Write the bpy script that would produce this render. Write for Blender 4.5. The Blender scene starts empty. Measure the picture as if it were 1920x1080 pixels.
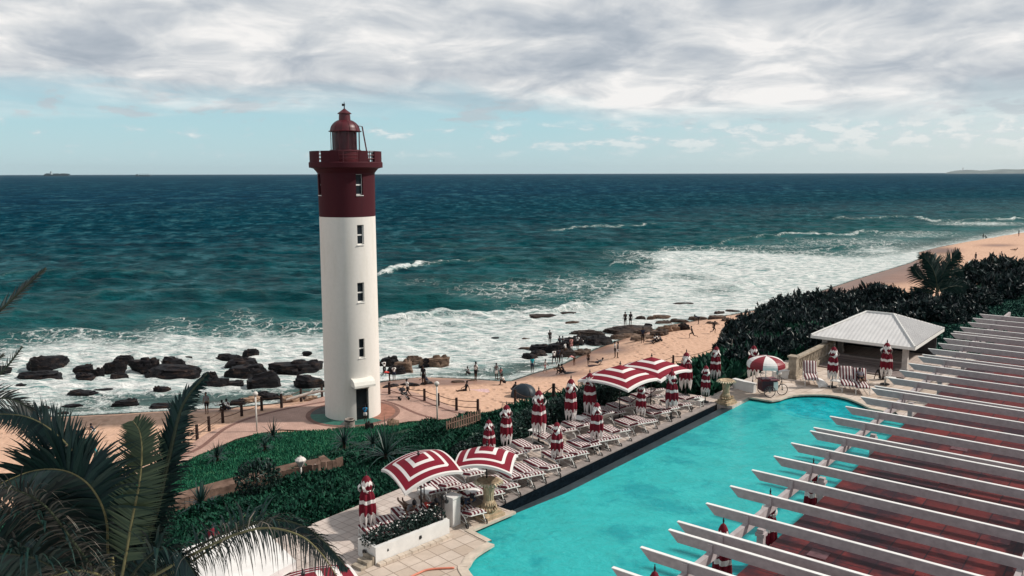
import bpy, bmesh, math, random
import numpy as np
from mathutils import Vector, Matrix, geometry, noise as mnoise
rad=math.radians
SC=bpy.context.scene
COL=SC.collection
# ------------------------------------------------------------------ camera, sky, sun, exposure
F_PX=1550.0; CAM_H=19.1
PITCH=math.atan(215/F_PX); ROLL=rad(0.12)
cam_d=bpy.data.cameras.new('camera'); cam=bpy.data.objects.new('camera',cam_d); COL.objects.link(cam)
cam_d.sensor_width=36; cam_d.lens=F_PX/1920*36; cam_d.clip_start=0.3; cam_d.clip_end=80000
cam.location=(0,0,CAM_H)
fw=Vector((0,math.cos(PITCH),-math.sin(PITCH))); up0=Vector((0,math.sin(PITCH),math.cos(PITCH))); r0=Vector((1,0,0))
RT=r0*math.cos(ROLL)-up0*math.sin(ROLL); UP=up0*math.cos(ROLL)+r0*math.sin(ROLL)
cam.matrix_world=Matrix((( RT.x,UP.x,-fw.x,0),(RT.y,UP.y,-fw.y,0),(RT.z,UP.z,-fw.z,CAM_H),(0,0,0,1)))
SC.camera=cam
SUN_AZ=87.0; SUN_EL=42.0          # azimuth clockwise from +Y (view direction)
sd=Vector((math.sin(rad(SUN_AZ))*math.cos(rad(SUN_EL)),math.cos(rad(SUN_AZ))*math.cos(rad(SUN_EL)),math.sin(rad(SUN_EL))))
sun_d=bpy.data.lights.new('sun','SUN'); sun_d.energy=3.8; sun_d.angle=rad(3); sun_d.color=(1.0,0.93,0.84)
sun=bpy.data.objects.new('sun',sun_d); COL.objects.link(sun); sun.rotation_euler=sd.to_track_quat('Z','Y').to_euler(); sun.location=(60,-20,90)
SC.view_settings.view_transform='Standard'; SC.view_settings.look='None'; SC.view_settings.exposure=0.16; SC.view_settings.gamma=1
SC.view_settings.use_curve_mapping=False
W=bpy.data.worlds.new('World'); SC.world=W; W.use_nodes=True
def world():
    nt=W.node_tree; N=nt.nodes; L=nt.links; N.clear()
    def nd(t,**k):
        n=N.new(t)
        for a,b in k.items(): setattr(n,a,b)
        return n
    out=nd('ShaderNodeOutputWorld'); bg=nd('ShaderNodeBackground'); bg.inputs[1].default_value=0.1
    sky=nd('ShaderNodeTexSky',sky_type='NISHITA'); sky.sun_disc=False; sky.sun_elevation=rad(SUN_EL); sky.sun_rotation=rad(SUN_AZ)
    sky.air_density=1.0; sky.dust_density=0.6; sky.ozone_density=1.5
    tc=nd('ShaderNodeTexCoord'); sp=nd('ShaderNodeSeparateXYZ'); L.new(tc.outputs['Generated'],sp.inputs[0])
    def m(op,a,b=None,c=None,clamp=False):
        n=nd('ShaderNodeMath',operation=op); n.use_clamp=clamp
        for i,v in enumerate((a,b,c)):
            if v is None: continue
            if hasattr(v,'links') or hasattr(v,'is_output'): L.new(v,n.inputs[i])
            else: n.inputs[i].default_value=v
        return n.outputs[0]
    X,Y,Z=sp.outputs
    el=m('MAXIMUM',Z,0.0)
    den=m('ADD',el,0.16)
    u=m('DIVIDE',X,den); v=m('DIVIDE',Y,den)
    def comb(a,b,c=0.0):
        n=nd('ShaderNodeCombineXYZ')
        for i,q in enumerate((a,b,c)):
            if hasattr(q,'is_output'): L.new(q,n.inputs[i])
            else: n.inputs[i].default_value=q
        return n.outputs[0]
    def noi(vec,scale,det,rough=.55,dist=0.0):
        n=nd('ShaderNodeTexNoise'); n.inputs['Scale'].default_value=scale; n.inputs['Detail'].default_value=det
        n.inputs['Roughness'].default_value=rough; n.inputs['Distortion'].default_value=dist; L.new(vec,n.inputs['Vector']); return n.outputs['Fac']
    def ramp(f,pts):
        n=nd('ShaderNodeValToRGB'); L.new(f,n.inputs[0]); e=n.color_ramp.elements
        while len(e)<len(pts): e.new(0.5)
        for q,(p,c) in zip(e,pts): q.position=p; q.color=(c[0],c[1],c[2],1) if isinstance(c,tuple) else (c,c,c,1)
        return n.outputs['Color']
    # tilt the cloud sheet coordinates a little so the bands lean
    u2=m('ADD',u,m('MULTIPLY',v,0.32)); v2=m('SUBTRACT',m('MULTIPLY',v,1.0),m('MULTIPLY',u,0.35))
    cv=comb(m('MULTIPLY',u2,0.80),v2,0.0)
    big=noi(cv,0.85,6,.55,.5)
    cv2=comb(m('ADD',m('MULTIPLY',u2,1.2),7.3),v2,3.1)
    fine=noi(cv2,2.3,9,.58,.5)
    shade=m('ADD',m('MULTIPLY',big,0.58),m('MULTIPLY',fine,0.42))
    ccol=ramp(shade,[(0.37,(3.2,3.7,4.3)),(0.45,(4.3,4.7,5.2)),(0.52,(6.0,6.2,6.4)),(0.59,(8.3,8.15,8.0))])
    # cover: solid high up, breaks up towards the horizon
    eln=m('ADD',el,m('MULTIPLY',m('SUBTRACT',big,0.5),0.11)); eln=m('ADD',eln,m('MULTIPLY',X,0.016))
    cover=ramp(eln,[(0.060,0.0),(0.100,1.0)])
    # small low clouds in angular space
    az=comb(m('MULTIPLY',m('DIVIDE',X,m('ADD',Y,0.001)),15.0),m('MULTIPLY',el,44.0),1.7)
    low=noi(az,1.7,7,.60,.12)
    frag=noi(comb(m('MULTIPLY',m('DIVIDE',X,m('ADD',Y,0.001)),11.0),m('MULTIPLY',el,44.0),5.2),1.1,6,.6,.15)
    band=ramp(el,[(0.012,0.0),(0.036,1.0),(0.052,1.0),(0.064,0.0)])
    side=ramp(m('MULTIPLY_ADD',X,0.8,0.5),[(0.3,0.02),(0.74,0.15)])
    lowc=ramp(m('ADD',low,side),[(0.58,0.0),(0.70,1.0)])
    lowm=m('MULTIPLY',lowc,band)
    lowm=m('MULTIPLY',lowm,0.55)
    lcol=ramp(m('ADD',low,side),[(0.62,(5.6,6.1,6.5)),(0.72,(8.3,8.1,7.9))])
    # clear sky, pale cyan near the horizon, greyer to the right
    clear=ramp(el,[(0.0,(4.5,6.3,7.0)),(0.05,(3.9,6.2,6.9)),(0.11,(3.5,5.9,6.8)),(0.30,(2.6,4.7,6.3))])
    right=ramp(m('MULTIPLY_ADD',X,1.0,0.5),[(0.55,0.0),(1.02,1.0)])
    mx=nd('ShaderNodeMixRGB'); L.new(m('MULTIPLY',right,0.85),mx.inputs[0]); L.new(clear,mx.inputs[1]); mx.inputs[2].default_value=(6.1,6.8,7.0,1)
    mxs=nd('ShaderNodeMixRGB'); mxs.inputs[0].default_value=0.8; L.new(sky.outputs[0],mxs.inputs[1]); L.new(mx.outputs[0],mxs.inputs[2])
    m1=nd('ShaderNodeMixRGB'); L.new(lowm,m1.inputs[0]); L.new(mxs.outputs[0],m1.inputs[1]); L.new(lcol,m1.inputs[2])
    fm=m('MULTIPLY',m('MULTIPLY',ramp(frag,[(0.56,0.0),(0.64,1.0)]),ramp(el,[(0.046,0.0),(0.062,1.0),(0.09,1.0),(0.11,0.0)])),0.7)
    m0=nd('ShaderNodeMixRGB'); L.new(fm,m0.inputs[0]); L.new(m1.outputs[0],m0.inputs[1]); m0.inputs[2].default_value=(4.5,5.0,5.4,1)
    m2=nd('ShaderNodeMixRGB'); L.new(cover,m2.inputs[0]); L.new(m0.outputs[0],m2.inputs[1]); L.new(ccol,m2.inputs[2])
    dk=nd('ShaderNodeMixRGB',blend_type='MULTIPLY'); dk.inputs[0].default_value=1.0; L.new(m2.outputs[0],dk.inputs[1]); L.new(ramp(el,[(0.22,1.0),(0.50,0.74)]),dk.inputs[2]); L.new(dk.outputs[0],bg.inputs[0]); L.new(bg.outputs[0],out.inputs[0])  # unseen overhead sky darkened to cut the ambient light
world()
# ------------------------------------------------------------------ placing helpers
fwn,RTn,UPn=np.array(fw),np.array(RT),np.array(UP)
def G(px,py,z):                     # point of the horizontal plane z seen at photo pixel px,py
    d=fw*F_PX+RT*(px-960)+UP*(540-py); t=(z-CAM_H)/d.z
    return Vector((d.x*t,d.y*t,z))
def DP(px,py,depth):
    return Vector((0,0,CAM_H))+fw*depth+RT*((px-960)*depth/F_PX)+UP*((540-py)*depth/F_PX)
def P(v):
    w=v-Vector((0,0,CAM_H)); d=w.dot(fw); return 960+F_PX*w.dot(RT)/d, 540-F_PX*w.dot(UP)/d, d
DZ=5.9; SEA=-2.0
O=G(940,955,DZ); A=(G(1345,755,DZ)-O).normalized(); NN=Vector((A.y,-A.x,0))
AZR=math.atan2(A.y,A.x)             # rotation that brings local +x onto the pool axis
def S(s,t,z=DZ): return Vector((O.x+A.x*s+NN.x*t,O.y+A.y*s+NN.y*t,z))
def ST(v): w=v-O; return w.x*A.x+w.y*A.y, w.x*NN.x+w.y*NN.y
# ------------------------------------------------------------------ terrain height
SHORE_PX=[(-900,800),(-300,790),(0,779),(115,777),(277,769),(380,763),(440,760),(520,753),(600,742),(716,712),(774,706),(829,705),(880,707),(950,712),(992,698),(1033,687),(1075,668),(1110,652),(1160,634),(1250,608),(1370,588),(1450,572),(1530,546),(1600,523),(1700,493),(1722,483),(1716,473),(1760,462),(1850,447),(1920,436),(2300,396),(3200,365)]
SHORE=np.array([[*G(x,y,SEA)[:2]] for x,y in SHORE_PX])
def pl_dist(Pt,pl):
    best=np.full(len(Pt),1e18)
    for i in range(len(pl)-1):
        a=pl[i]; b=pl[i+1]; ab=b-a; t=np.clip(((Pt-a)@ab)/(ab@ab),0,1); q=Pt-(a+t[:,None]*ab); best=np.minimum(best,(q**2).sum(1))
    return np.sqrt(best)
def inpoly(Pt,poly):
    x,y=Pt[:,0],Pt[:,1]; r=np.zeros(len(Pt),bool); n=len(poly)
    for i in range(n):
        x1,y1=poly[i]; x2,y2=poly[(i+1)%n]
        if y1==y2: continue
        c=((y1>y)!=(y2>y))&(x<(x2-x1)*(y-y1)/(y2-y1)+x1); r^=c
    return r
LANDPOLY=np.vstack([SHORE,[[6000,400],[6000,-3000],[-6000,-3000],[-6000,SHORE[0][1]]]])
def shore_d(Pt):
    d=pl_dist(Pt,SHORE); return np.where(inpoly(Pt,LANDPOLY),d,-d)
def sm(x): x=np.clip(x,0,1); return x*x*(3-2*x)
EDGE_S=[-60,-5,3,6.5,10,13.5,17.7,20.6,21.8,24,30,60,68,76,84,110,200,400]
EDGE_T=[-36,-31,-30.4,-31.5,-32,-29,-26,-24,-18.5,-14,-12.5,-14.5,-13,-6.5,-4,-4.5,-5,-5]
TOP_S=[-60,33,60,68,76,84,110,400]; TOP_T=[-4.6,-4.6,-7.5,-6.5,.5,2.2,1.5,1.5]
def hgt(Pt):
    Pt=np.asarray(Pt,float); d=shore_d(Pt)
    z=np.where(d>0,-2.1+2.05*sm((d+0.5)/10.0),-2.1+0.12*d); z=np.maximum(z,-6)
    w=Pt-np.array([O.x,O.y]); s=w@np.array([A.x,A.y]); t=w@np.array([NN.x,NN.y])
    e=np.interp(s,EDGE_S,EDGE_T)
    f=np.clip((t-e)/(np.interp(s,TOP_S,TOP_T)-e),0,1)
    bank=5.75*(0.25*f+0.75*sm(f)) 
    bank=bank*np.interp(s,[46,64],[1,.74]); bank=np.where(t>e,bank,-9)
    z=np.maximum(z,bank)
    z=np.where(((t>-4.4)&(s<20.1)|(t>-.8)&(s<33))&(s>-40),2.5,z)
    return z
def hz(x,y): return float(hgt([[x,y]])[0])
def TG(px,py):                      # point of the terrain seen at photo pixel px,py
    d=(fw*F_PX+RT*(px-960)+UP*(540-py)).normalized(); t0=np.arange(14,700,0.25)
    pts=np.array([[d.x*t,d.y*t] for t in t0]); zz=CAM_H+d.z*t0; h=np.maximum(hgt(pts),SEA)
    i=int(np.argmax(zz<h)); t=t0[i]
    return Vector((d.x*t,d.y*t,float(h[i])))
# ------------------------------------------------------------------ tagging
def tag(o,label=None,cat=None,group=None,kind=None):
    if label: o['label']=label
    if cat: o['category']=cat
    if group: o['group']=group
    if kind: o['kind']=kind
    return o
def empty(name,loc,label,cat,group=None,rz=0.0):
    o=bpy.data.objects.new(name,None); COL.objects.link(o); o.location=loc; o.rotation_euler=(0,0,rz); o.empty_display_size=.1
    return tag(o,label,cat,group)
def kids(o): return [c for c in bpy.data.objects if c.parent==o]
def copy_tree(o,parent=None,kd=None):
    c=o.copy(); COL.objects.link(c); c.parent=parent
    for ch in (o.get('_k') or []): pass
    for ch in TREE.get(o.name,[]): copy_tree(ch,c)
    TREE.setdefault(c.name,[])
    if parent is not None: TREE.setdefault(parent.name,[]).append(c)
    return c
TREE={}
def place(proto,loc,rz,label,first):
    o=proto if first else copy_tree(proto)
    o.location=loc; o.rotation_euler=(0,0,rz); o['label']=label
    return o
# ------------------------------------------------------------------ mesh builder
class MB:
    def __init__(s): s.v=[]; s.f=[]; s.m=[]; s.att=[]
    def add(s,vs,fs,mi=0,att=None):
        b=len(s.v); s.v.extend([tuple(q) for q in vs]); s.f.extend([tuple(b+i for i in f) for f in fs]); s.m.extend([mi]*len(fs))
        s.att.extend(att if att is not None else [0.0]*len(vs)); return s
    def box(s,c,sz,rz=0.0,mi=0,M=None):
        hx,hy,hz_=sz[0]/2,sz[1]/2,sz[2]/2; R=Matrix.Rotation(rz,3,'Z') if M is None else M; c=Vector(c)
        vs=[c+R@Vector((x*hx,y*hy,z*hz_)) for z in(-1,1) for x,y in((-1,-1),(1,-1),(1,1),(-1,1))]
        return s.add(vs,[(3,2,1,0),(4,5,6,7),(0,1,5,4),(1,2,6,5),(2,3,7,6),(3,0,4,7)],mi)
    def prism(s,poly,z0,z1,mi=0):
        n=len(poly); vs=[(p[0],p[1],z0) for p in poly]+[(p[0],p[1],z1) for p in poly]
        fs=[tuple(range(n-1,-1,-1)),tuple(range(n,2*n))]+[(i,(i+1)%n,n+(i+1)%n,n+i) for i in range(n)]
        return s.add(vs,fs,mi)
    def tube(s,pts,r,n=8,mi=0,cap=True):
        pts=[Vector(p) for p in pts]; k=len(pts); rs=r if isinstance(r,(list,tuple)) else [r]*k
        vs=[]; prev=None
        for i,p in enumerate(pts):
            d=(pts[min(i+1,k-1)]-pts[max(i-1,0)]); d=d.normalized() if d.length>1e-9 else Vector((0,0,1))
            ref=Vector((0,0,1)) if abs(d.z)<.92 else Vector((1,0,0))
            if prev is None: x=d.cross(ref).normalized()
            else:
                x=(prev-d*prev.dot(d)); x=x.normalized() if x.length>1e-6 else d.cross(ref).normalized()
            prev=x; y=d.cross(x)
            for j in range(n): a=2*math.pi*j/n; vs.append(p+(x*math.cos(a)+y*math.sin(a))*rs[i])
        fs=[(i*n+j,i*n+(j+1)%n,(i+1)*n+(j+1)%n,(i+1)*n+j) for i in range(k-1) for j in range(n)]
        if cap: fs+= [tuple(range(n-1,-1,-1)),tuple((k-1)*n+j for j in range(n))]
        return s.add(vs,fs,mi)
    def lathe(s,prof,n=24,c=(0,0,0),mi=0,fn=None,cap=True,att=None):
        c=Vector(c); vs=[]; k=len(prof); at=[]
        for i,(r,z) in enumerate(prof):
            for j in range(n):
                a=2*math.pi*j/n; rr,zz=(fn(r,z,a) if fn else (r,z)); vs.append(c+Vector((rr*math.cos(a),rr*math.sin(a),zz)))
                at.append(att(i,z,a) if att else 0.0)
        fs=[(i*n+j,i*n+(j+1)%n,(i+1)*n+(j+1)%n,(i+1)*n+j) for i in range(k-1) for j in range(n)]
        if cap: fs+= [tuple(range(n-1,-1,-1)),tuple((k-1)*n+j for j in range(n))]
        return s.add(vs,fs,mi,at)
    def build(s,name,mat,parent=None,smooth=False,attr=None,loc=None):
        me=bpy.data.meshes.new(name); me.from_pydata([tuple(q) for q in s.v],[],s.f)
        for mm in (mat if isinstance(mat,(list,tuple)) else [mat]): me.materials.append(mm)
        if isinstance(mat,(list,tuple)): me.polygons.foreach_set('material_index',s.m)
        if smooth: me.polygons.foreach_set('use_smooth',[True]*len(me.polygons))
        if attr:
            a=me.attributes.new(attr,'FLOAT','POINT'); a.data.foreach_set('value',s.att)
        me.update(); o=bpy.data.objects.new(name,me); COL.objects.link(o)
        if loc is not None: o.location=loc
        if parent is not None: o.parent=parent; TREE.setdefault(parent.name,[]).append(o)
        return o
def autosmooth(o,ang=40):
    me=o.data; me.polygons.foreach_set('use_smooth',[True]*len(me.polygons))
    try: me.set_sharp_from_angle(angle=rad(ang))
    except Exception: pass
    return o
# ------------------------------------------------------------------ materials
def nodes(name):
    m=bpy.data.materials.new(name); m.use_nodes=True; nt=m.node_tree; nt.nodes.clear()
    out=nt.nodes.new('ShaderNodeOutputMaterial'); b=nt.nodes.new('ShaderNodeBsdfPrincipled'); nt.links.new(b.outputs[0],out.inputs[0]); return m,nt,b
class NB:
    def __init__(s,nt): s.nt=nt
    def n(s,t,**k):
        q=s.nt.nodes.new(t)
        for a,b in k.items(): setattr(q,a,b)
        return q
    def i(s,inp,v):
        if hasattr(v,'is_output'): s.nt.links.new(v,inp)
        else: inp.default_value=v
    def m(s,op,a,b=None,c=None,clamp=False):
        q=s.n('ShaderNodeMath',operation=op); q.use_clamp=clamp
        for k,v in enumerate((a,b,c)):
            if v is not None: s.i(q.inputs[k],v)
        return q.outputs[0]
    def mix(s,f,a,b,mode='MIX'):
        q=s.n('ShaderNodeMixRGB',blend_type=mode); s.i(q.inputs[0],f)
        for k,v in ((1,a),(2,b)): s.i(q.inputs[k],(*v,1) if isinstance(v,tuple) and len(v)==3 else v)
        return q.outputs[0]
    def noise(s,vec,scale,det=3,rough=.5,dist=0,out='Fac'):
        q=s.n('ShaderNodeTexNoise'); q.inputs['Scale'].default_value=scale; q.inputs['Detail'].default_value=det; q.inputs['Roughness'].default_value=rough; q.inputs['Distortion'].default_value=dist
        if vec is not None: s.i(q.inputs['Vector'],vec)
        return q.outputs[out]
    def ramp(s,f,pts,interp='LINEAR'):
        q=s.n('ShaderNodeValToRGB'); s.i(q.inputs[0],f); q.color_ramp.interpolation=interp; e=q.color_ramp.elements
        while len(e)<len(pts): e.new(.5)
        for w,(p,c) in zip(e,pts): w.position=p; w.color=(*c,1) if isinstance(c,tuple) else (c,c,c,1)
        return q.outputs['Color']
    def attr(s,name): q=s.n('ShaderNodeAttribute'); q.attribute_name=name; return q.outputs['Fac']
    def map(s,vec,loc=(0,0,0),rot=(0,0,0),sc=(1,1,1)):
        q=s.n('ShaderNodeMapping'); s.i(q.inputs[0],vec); q.inputs[1].default_value=loc; q.inputs[2].default_value=rot; q.inputs[3].default_value=sc; return q.outputs[0]
    def pos(s): return s.n('ShaderNodeNewGeometry').outputs['Position']
    def obj(s): return s.n('ShaderNodeTexCoord').outputs['Object']
    def isl(s): return s.n('ShaderNodeNewGeometry').outputs['Random Per Island']
    def orand(s): return s.n('ShaderNodeObjectInfo').outputs['Random']
    def bump(s,b,h,st=.3,dist=.02,chain=None):
        q=s.n('ShaderNodeBump'); q.inputs['Strength'].default_value=st; q.inputs['Distance'].default_value=dist; s.i(q.inputs['Height'],h)
        if chain is not None: s.i(q.inputs['Normal'],chain)
        s.nt.links.new(q.outputs[0],b.inputs['Normal']); return q.outputs[0]
def setb(b,rough=.6,spec=.4,metal=0,**k):
    b.inputs['Roughness'].default_value=rough; b.inputs['Specular IOR Level'].default_value=spec; b.inputs['Metallic'].default_value=metal
def plain(name,c,rough=.6,spec=.4,var=.12,vs=3.0,bump=0.0,bs=40.0,metal=0,orand=0.0):
    m,nt,b=nodes(name); x=NB(nt); setb(b,rough,spec,metal)
    f=x.noise(x.obj(),vs,4,.6); d=tuple(q*(1-var*1.6) for q in c); e=tuple(min(1,q*(1+var)) for q in c)
    col=x.ramp(f,[(.3,d),(.7,e)])
    if orand: col=x.mix(x.m('MULTIPLY',x.orand(),orand),col,(.02,.02,.02))
    nt.links.new(col,b.inputs['Base Color'])
    if bump: x.bump(b,x.noise(x.obj(),bs,3),bump,.02)
    return m
def leafmat(name,cols,rough=.5,spec=.35,trans=.12):
    m,nt,b=nodes(name); x=NB(nt); setb(b,rough,spec)
    big=x.noise(x.pos(),.9,3); r=x.m('ADD',x.m('MULTIPLY',x.isl(),.65),x.m('MULTIPLY',big,.45))
    n=len(cols); col=x.ramp(r,[(.12+.8*i/(n-1),c) for i,c in enumerate(cols)]); nt.links.new(col,b.inputs['Base Color'])
    return m
# ================================================================== SETTING
rng=np.random.default_rng(7); random.seed(7)
def sheet(name,verts,faces,mat,attrs={},kind='structure',smooth=True):
    me=bpy.data.meshes.new(name); nv=len(verts); me.vertices.add(nv); me.vertices.foreach_set('co',np.asarray(verts,np.float32).ravel())
    f=np.asarray(faces,np.int32); k=f.shape[1]; me.loops.add(f.size); me.loops.foreach_set('vertex_index',f.ravel())
    me.polygons.add(len(f)); me.polygons.foreach_set('loop_start',np.arange(0,f.size,k,dtype=np.int32))
    me.materials.append(mat)
    for a,v in attrs.items():
        q=me.attributes.new(a,'FLOAT','POINT'); q.data.foreach_set('value',np.asarray(v,np.float32))
    me.update(calc_edges=True); me.validate()
    if smooth: me.polygons.foreach_set('use_smooth',[True]*len(me.polygons))
    o=bpy.data.objects.new(name,me); COL.objects.link(o)
    if kind: o['kind']=kind
    return o
def gridfaces(nr,nc):
    i=np.arange((nr-1)*nc).reshape(nr-1,nc)[:,:-1].ravel(); return np.stack([i,i+1,i+nc+1,i+nc],1)
# ---- ocean
def ocean_mat():
    m,nt,b=nodes('sea_water'); x=NB(nt); setb(b,.32,.22); b.inputs['IOR'].default_value=1.33
    d=x.attr('shore'); f=x.attr('foam'); pos=x.pos(); hh=x.attr('crest')
    chop=x.noise(x.map(pos,sc=(.16,.42,1)),1.0,6,.62,.2)
    far=x.noise(x.map(pos,sc=(.012,.045,1)),1.0,5,.6,.3)
    base=x.ramp(x.m('MULTIPLY',d,.001),[(0.0,(.10,.12,.105)),(.004,(.052,.105,.10)),(.016,(.003,.115,.112)),(.075,(.0005,.072,.084)),(.20,(.0,.050,.076)),(.6,(.0,.040,.080)),(1.0,(.001,.044,.084))])
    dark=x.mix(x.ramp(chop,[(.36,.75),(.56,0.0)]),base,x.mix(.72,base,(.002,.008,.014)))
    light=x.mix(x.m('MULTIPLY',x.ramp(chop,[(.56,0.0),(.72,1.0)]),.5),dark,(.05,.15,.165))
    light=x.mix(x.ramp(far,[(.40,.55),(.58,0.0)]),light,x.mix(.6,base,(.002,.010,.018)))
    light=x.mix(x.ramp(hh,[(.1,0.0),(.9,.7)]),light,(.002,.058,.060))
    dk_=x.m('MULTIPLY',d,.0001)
    def layer(base,sc,r0,st):  # stands in for far wave relief: its light and dark put into colour
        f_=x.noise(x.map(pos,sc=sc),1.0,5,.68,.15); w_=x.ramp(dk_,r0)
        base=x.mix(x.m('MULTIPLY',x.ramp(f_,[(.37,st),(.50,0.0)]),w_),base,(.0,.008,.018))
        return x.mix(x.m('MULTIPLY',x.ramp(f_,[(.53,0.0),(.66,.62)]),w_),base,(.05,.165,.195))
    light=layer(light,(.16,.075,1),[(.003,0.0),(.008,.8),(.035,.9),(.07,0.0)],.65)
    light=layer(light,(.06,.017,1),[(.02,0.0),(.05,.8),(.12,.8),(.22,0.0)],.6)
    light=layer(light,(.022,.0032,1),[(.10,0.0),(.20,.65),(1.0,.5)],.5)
    # foam lace
    dn=x.noise(pos,.5,4,.6,out='Color')
    q=x.n('ShaderNodeVectorMath',operation='MULTIPLY_ADD'); x.i(q.inputs[0],dn); q.inputs[1].default_value=(2.6,2.6,2.6); x.i(q.inputs[2],pos)
    w=q.outputs[0]
    v1=x.n('ShaderNodeTexVoronoi',feature='DISTANCE_TO_EDGE'); x.i(v1.inputs['Vector'],x.map(w,sc=(.30,.42,1))); v1.inputs['Scale'].default_value=1.0
    v2=x.n('ShaderNodeTexVoronoi',feature='DISTANCE_TO_EDGE'); x.i(v2.inputs['Vector'],x.map(w,sc=(.95,1.25,1))); v2.inputs['Scale'].default_value=1.0
    lace=x.m('MINIMUM',v1.outputs[0],x.m('MULTIPLY_ADD',v2.outputs[0],.8,.05))
    patch=x.noise(x.map(pos,sc=(.10,.24,1)),1.0,6,.65,.6)
    fine=x.noise(x.map(pos,sc=(.8,1.6,1)),1.0,5,.7)
    lw=x.m('MULTIPLY_ADD',f,.34,-.02)
    laced=x.m('SUBTRACT',1.0,x.m('DIVIDE',lace,x.m('MAXIMUM',lw,.004)),clamp=True)
    solid=x.ramp(x.m('ADD',x.m('MULTIPLY_ADD',f,1.18,-.62),x.m('ADD',x.m('MULTIPLY',patch,.6),x.m('MULTIPLY',fine,.42))),[(.60,0.0),(.98,1.0)])
    foam=x.m('MAXIMUM',x.m('MULTIPLY',laced,x.ramp(f,[(.05,0.0),(.3,1.0)])),solid)
    foam=x.m('MULTIPLY',foam,x.ramp(f,[(.02,0.0),(.12,1.0)]))
    # scattered small whitecaps
    wc=x.noise(x.map(pos,sc=(.10,.5,1)),1.0,7,.7,.2)
    foam=x.m('MAXIMUM',foam,x.m('MULTIPLY',x.ramp(wc,[(.73,0.0),(.77,.8)]),x.ramp(x.m('MULTIPLY',d,.001),[(.25,1.0),(.5,0.0)])))
    murk=x.mix(x.m('MULTIPLY',f,.55),light,(.16,.30,.28))
    streak=x.noise(x.map(pos,sc=(.35,1.5,1)),1.0,6,.7,.5); fc=x.ramp(streak,[(.34,(.14,.28,.28)),(.45,(.48,.56,.55)),(.57,(.82,.83,.81))])
    col=x.mix(foam,murk,fc)
    nt.links.new(col,b.inputs['Base Color']); nt.links.new(x.m('MULTIPLY_ADD',foam,.45,.30),b.inputs['Roughness'])
    spec=x.m('MULTIPLY_ADD',x.ramp(x.m('MULTIPLY',d,.001),[(.01,.5),(.3,1.0)]),-.13,.15); nt.links.new(spec,b.inputs['Specular IOR Level'])
    n1=x.noise(x.map(pos,sc=(.9,1.7,1)),1.0,6,.65,.2)
    hgt_=x.m('ADD',x.m('MULTIPLY',n1,.5),x.m('MULTIPLY',foam,x.m('MULTIPLY',fine,.55)))
    bn=x.bump(b,x.m('ADD',hgt_,x.m('MULTIPLY',chop,1.8)),1.0,.8)
    df=nt.nodes.new('ShaderNodeBsdfDiffuse'); nt.links.new(col,df.inputs[0]); nt.links.new(bn,df.inputs['Normal']); ms=nt.nodes.new('ShaderNodeMixShader'); nt.links.new(x.ramp(x.m('MULTIPLY',d,.001),[(.03,.35),(.25,.93)]),ms.inputs[0]); nt.links.new(b.outputs[0],ms.inputs[1]); nt.links.new(df.outputs[0],ms.inputs[2]); nt.links.new(ms.outputs[0],[n for n in nt.nodes if n.type=='OUTPUT_MATERIAL'][0].inputs[0])
    return m
CRESTS=[([(695,516),(740,506),(790,499),(860,491),(950,487),(1060,492),(1130,500)],1.1,4.5),
 ([(1130,501),(1200,492),(1290,487),(1330,484)],.9,4),([(1320,463),(1400,449),(1480,441),(1580,440),(1660,436)],1.2,6),
 ([(1010,433),(1130,426),(1250,422)],.7,7),([(690,611),(760,599),(820,593),(920,589),(1010,588),(1120,573)],.9,2.2),
 ([(1540,414),(1700,409),(1790,416),(1930,410)],1.2,9),([(-50,521),(80,514),(200,512),(330,520)],.55,4),
 ([(380,606),(480,600),(600,600)],.5,3),([(0,590),(130,583),(250,592)],.4,3),([(640,470),(800,462),(1000,468)],.4,6),([(100,560),(300,548),(520,556)],.35,4),
 ([(1350,540),(1450,528),(1540,512)],.5,2.5),([(1480,480),(1600,462),(1700,452)],.5,4)]
def seg_eval(px,py,pl):
    # signed vertical pixel offset to a polyline given as py(px), and in-range weight
    xs=[p[0] for p in pl]; ys=[p[1] for p in pl]; yy=np.interp(px,xs,ys); w=sm((px-xs[0])/30.0)*sm((xs[-1]-px)/30.0); return py-yy,w,yy
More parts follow.
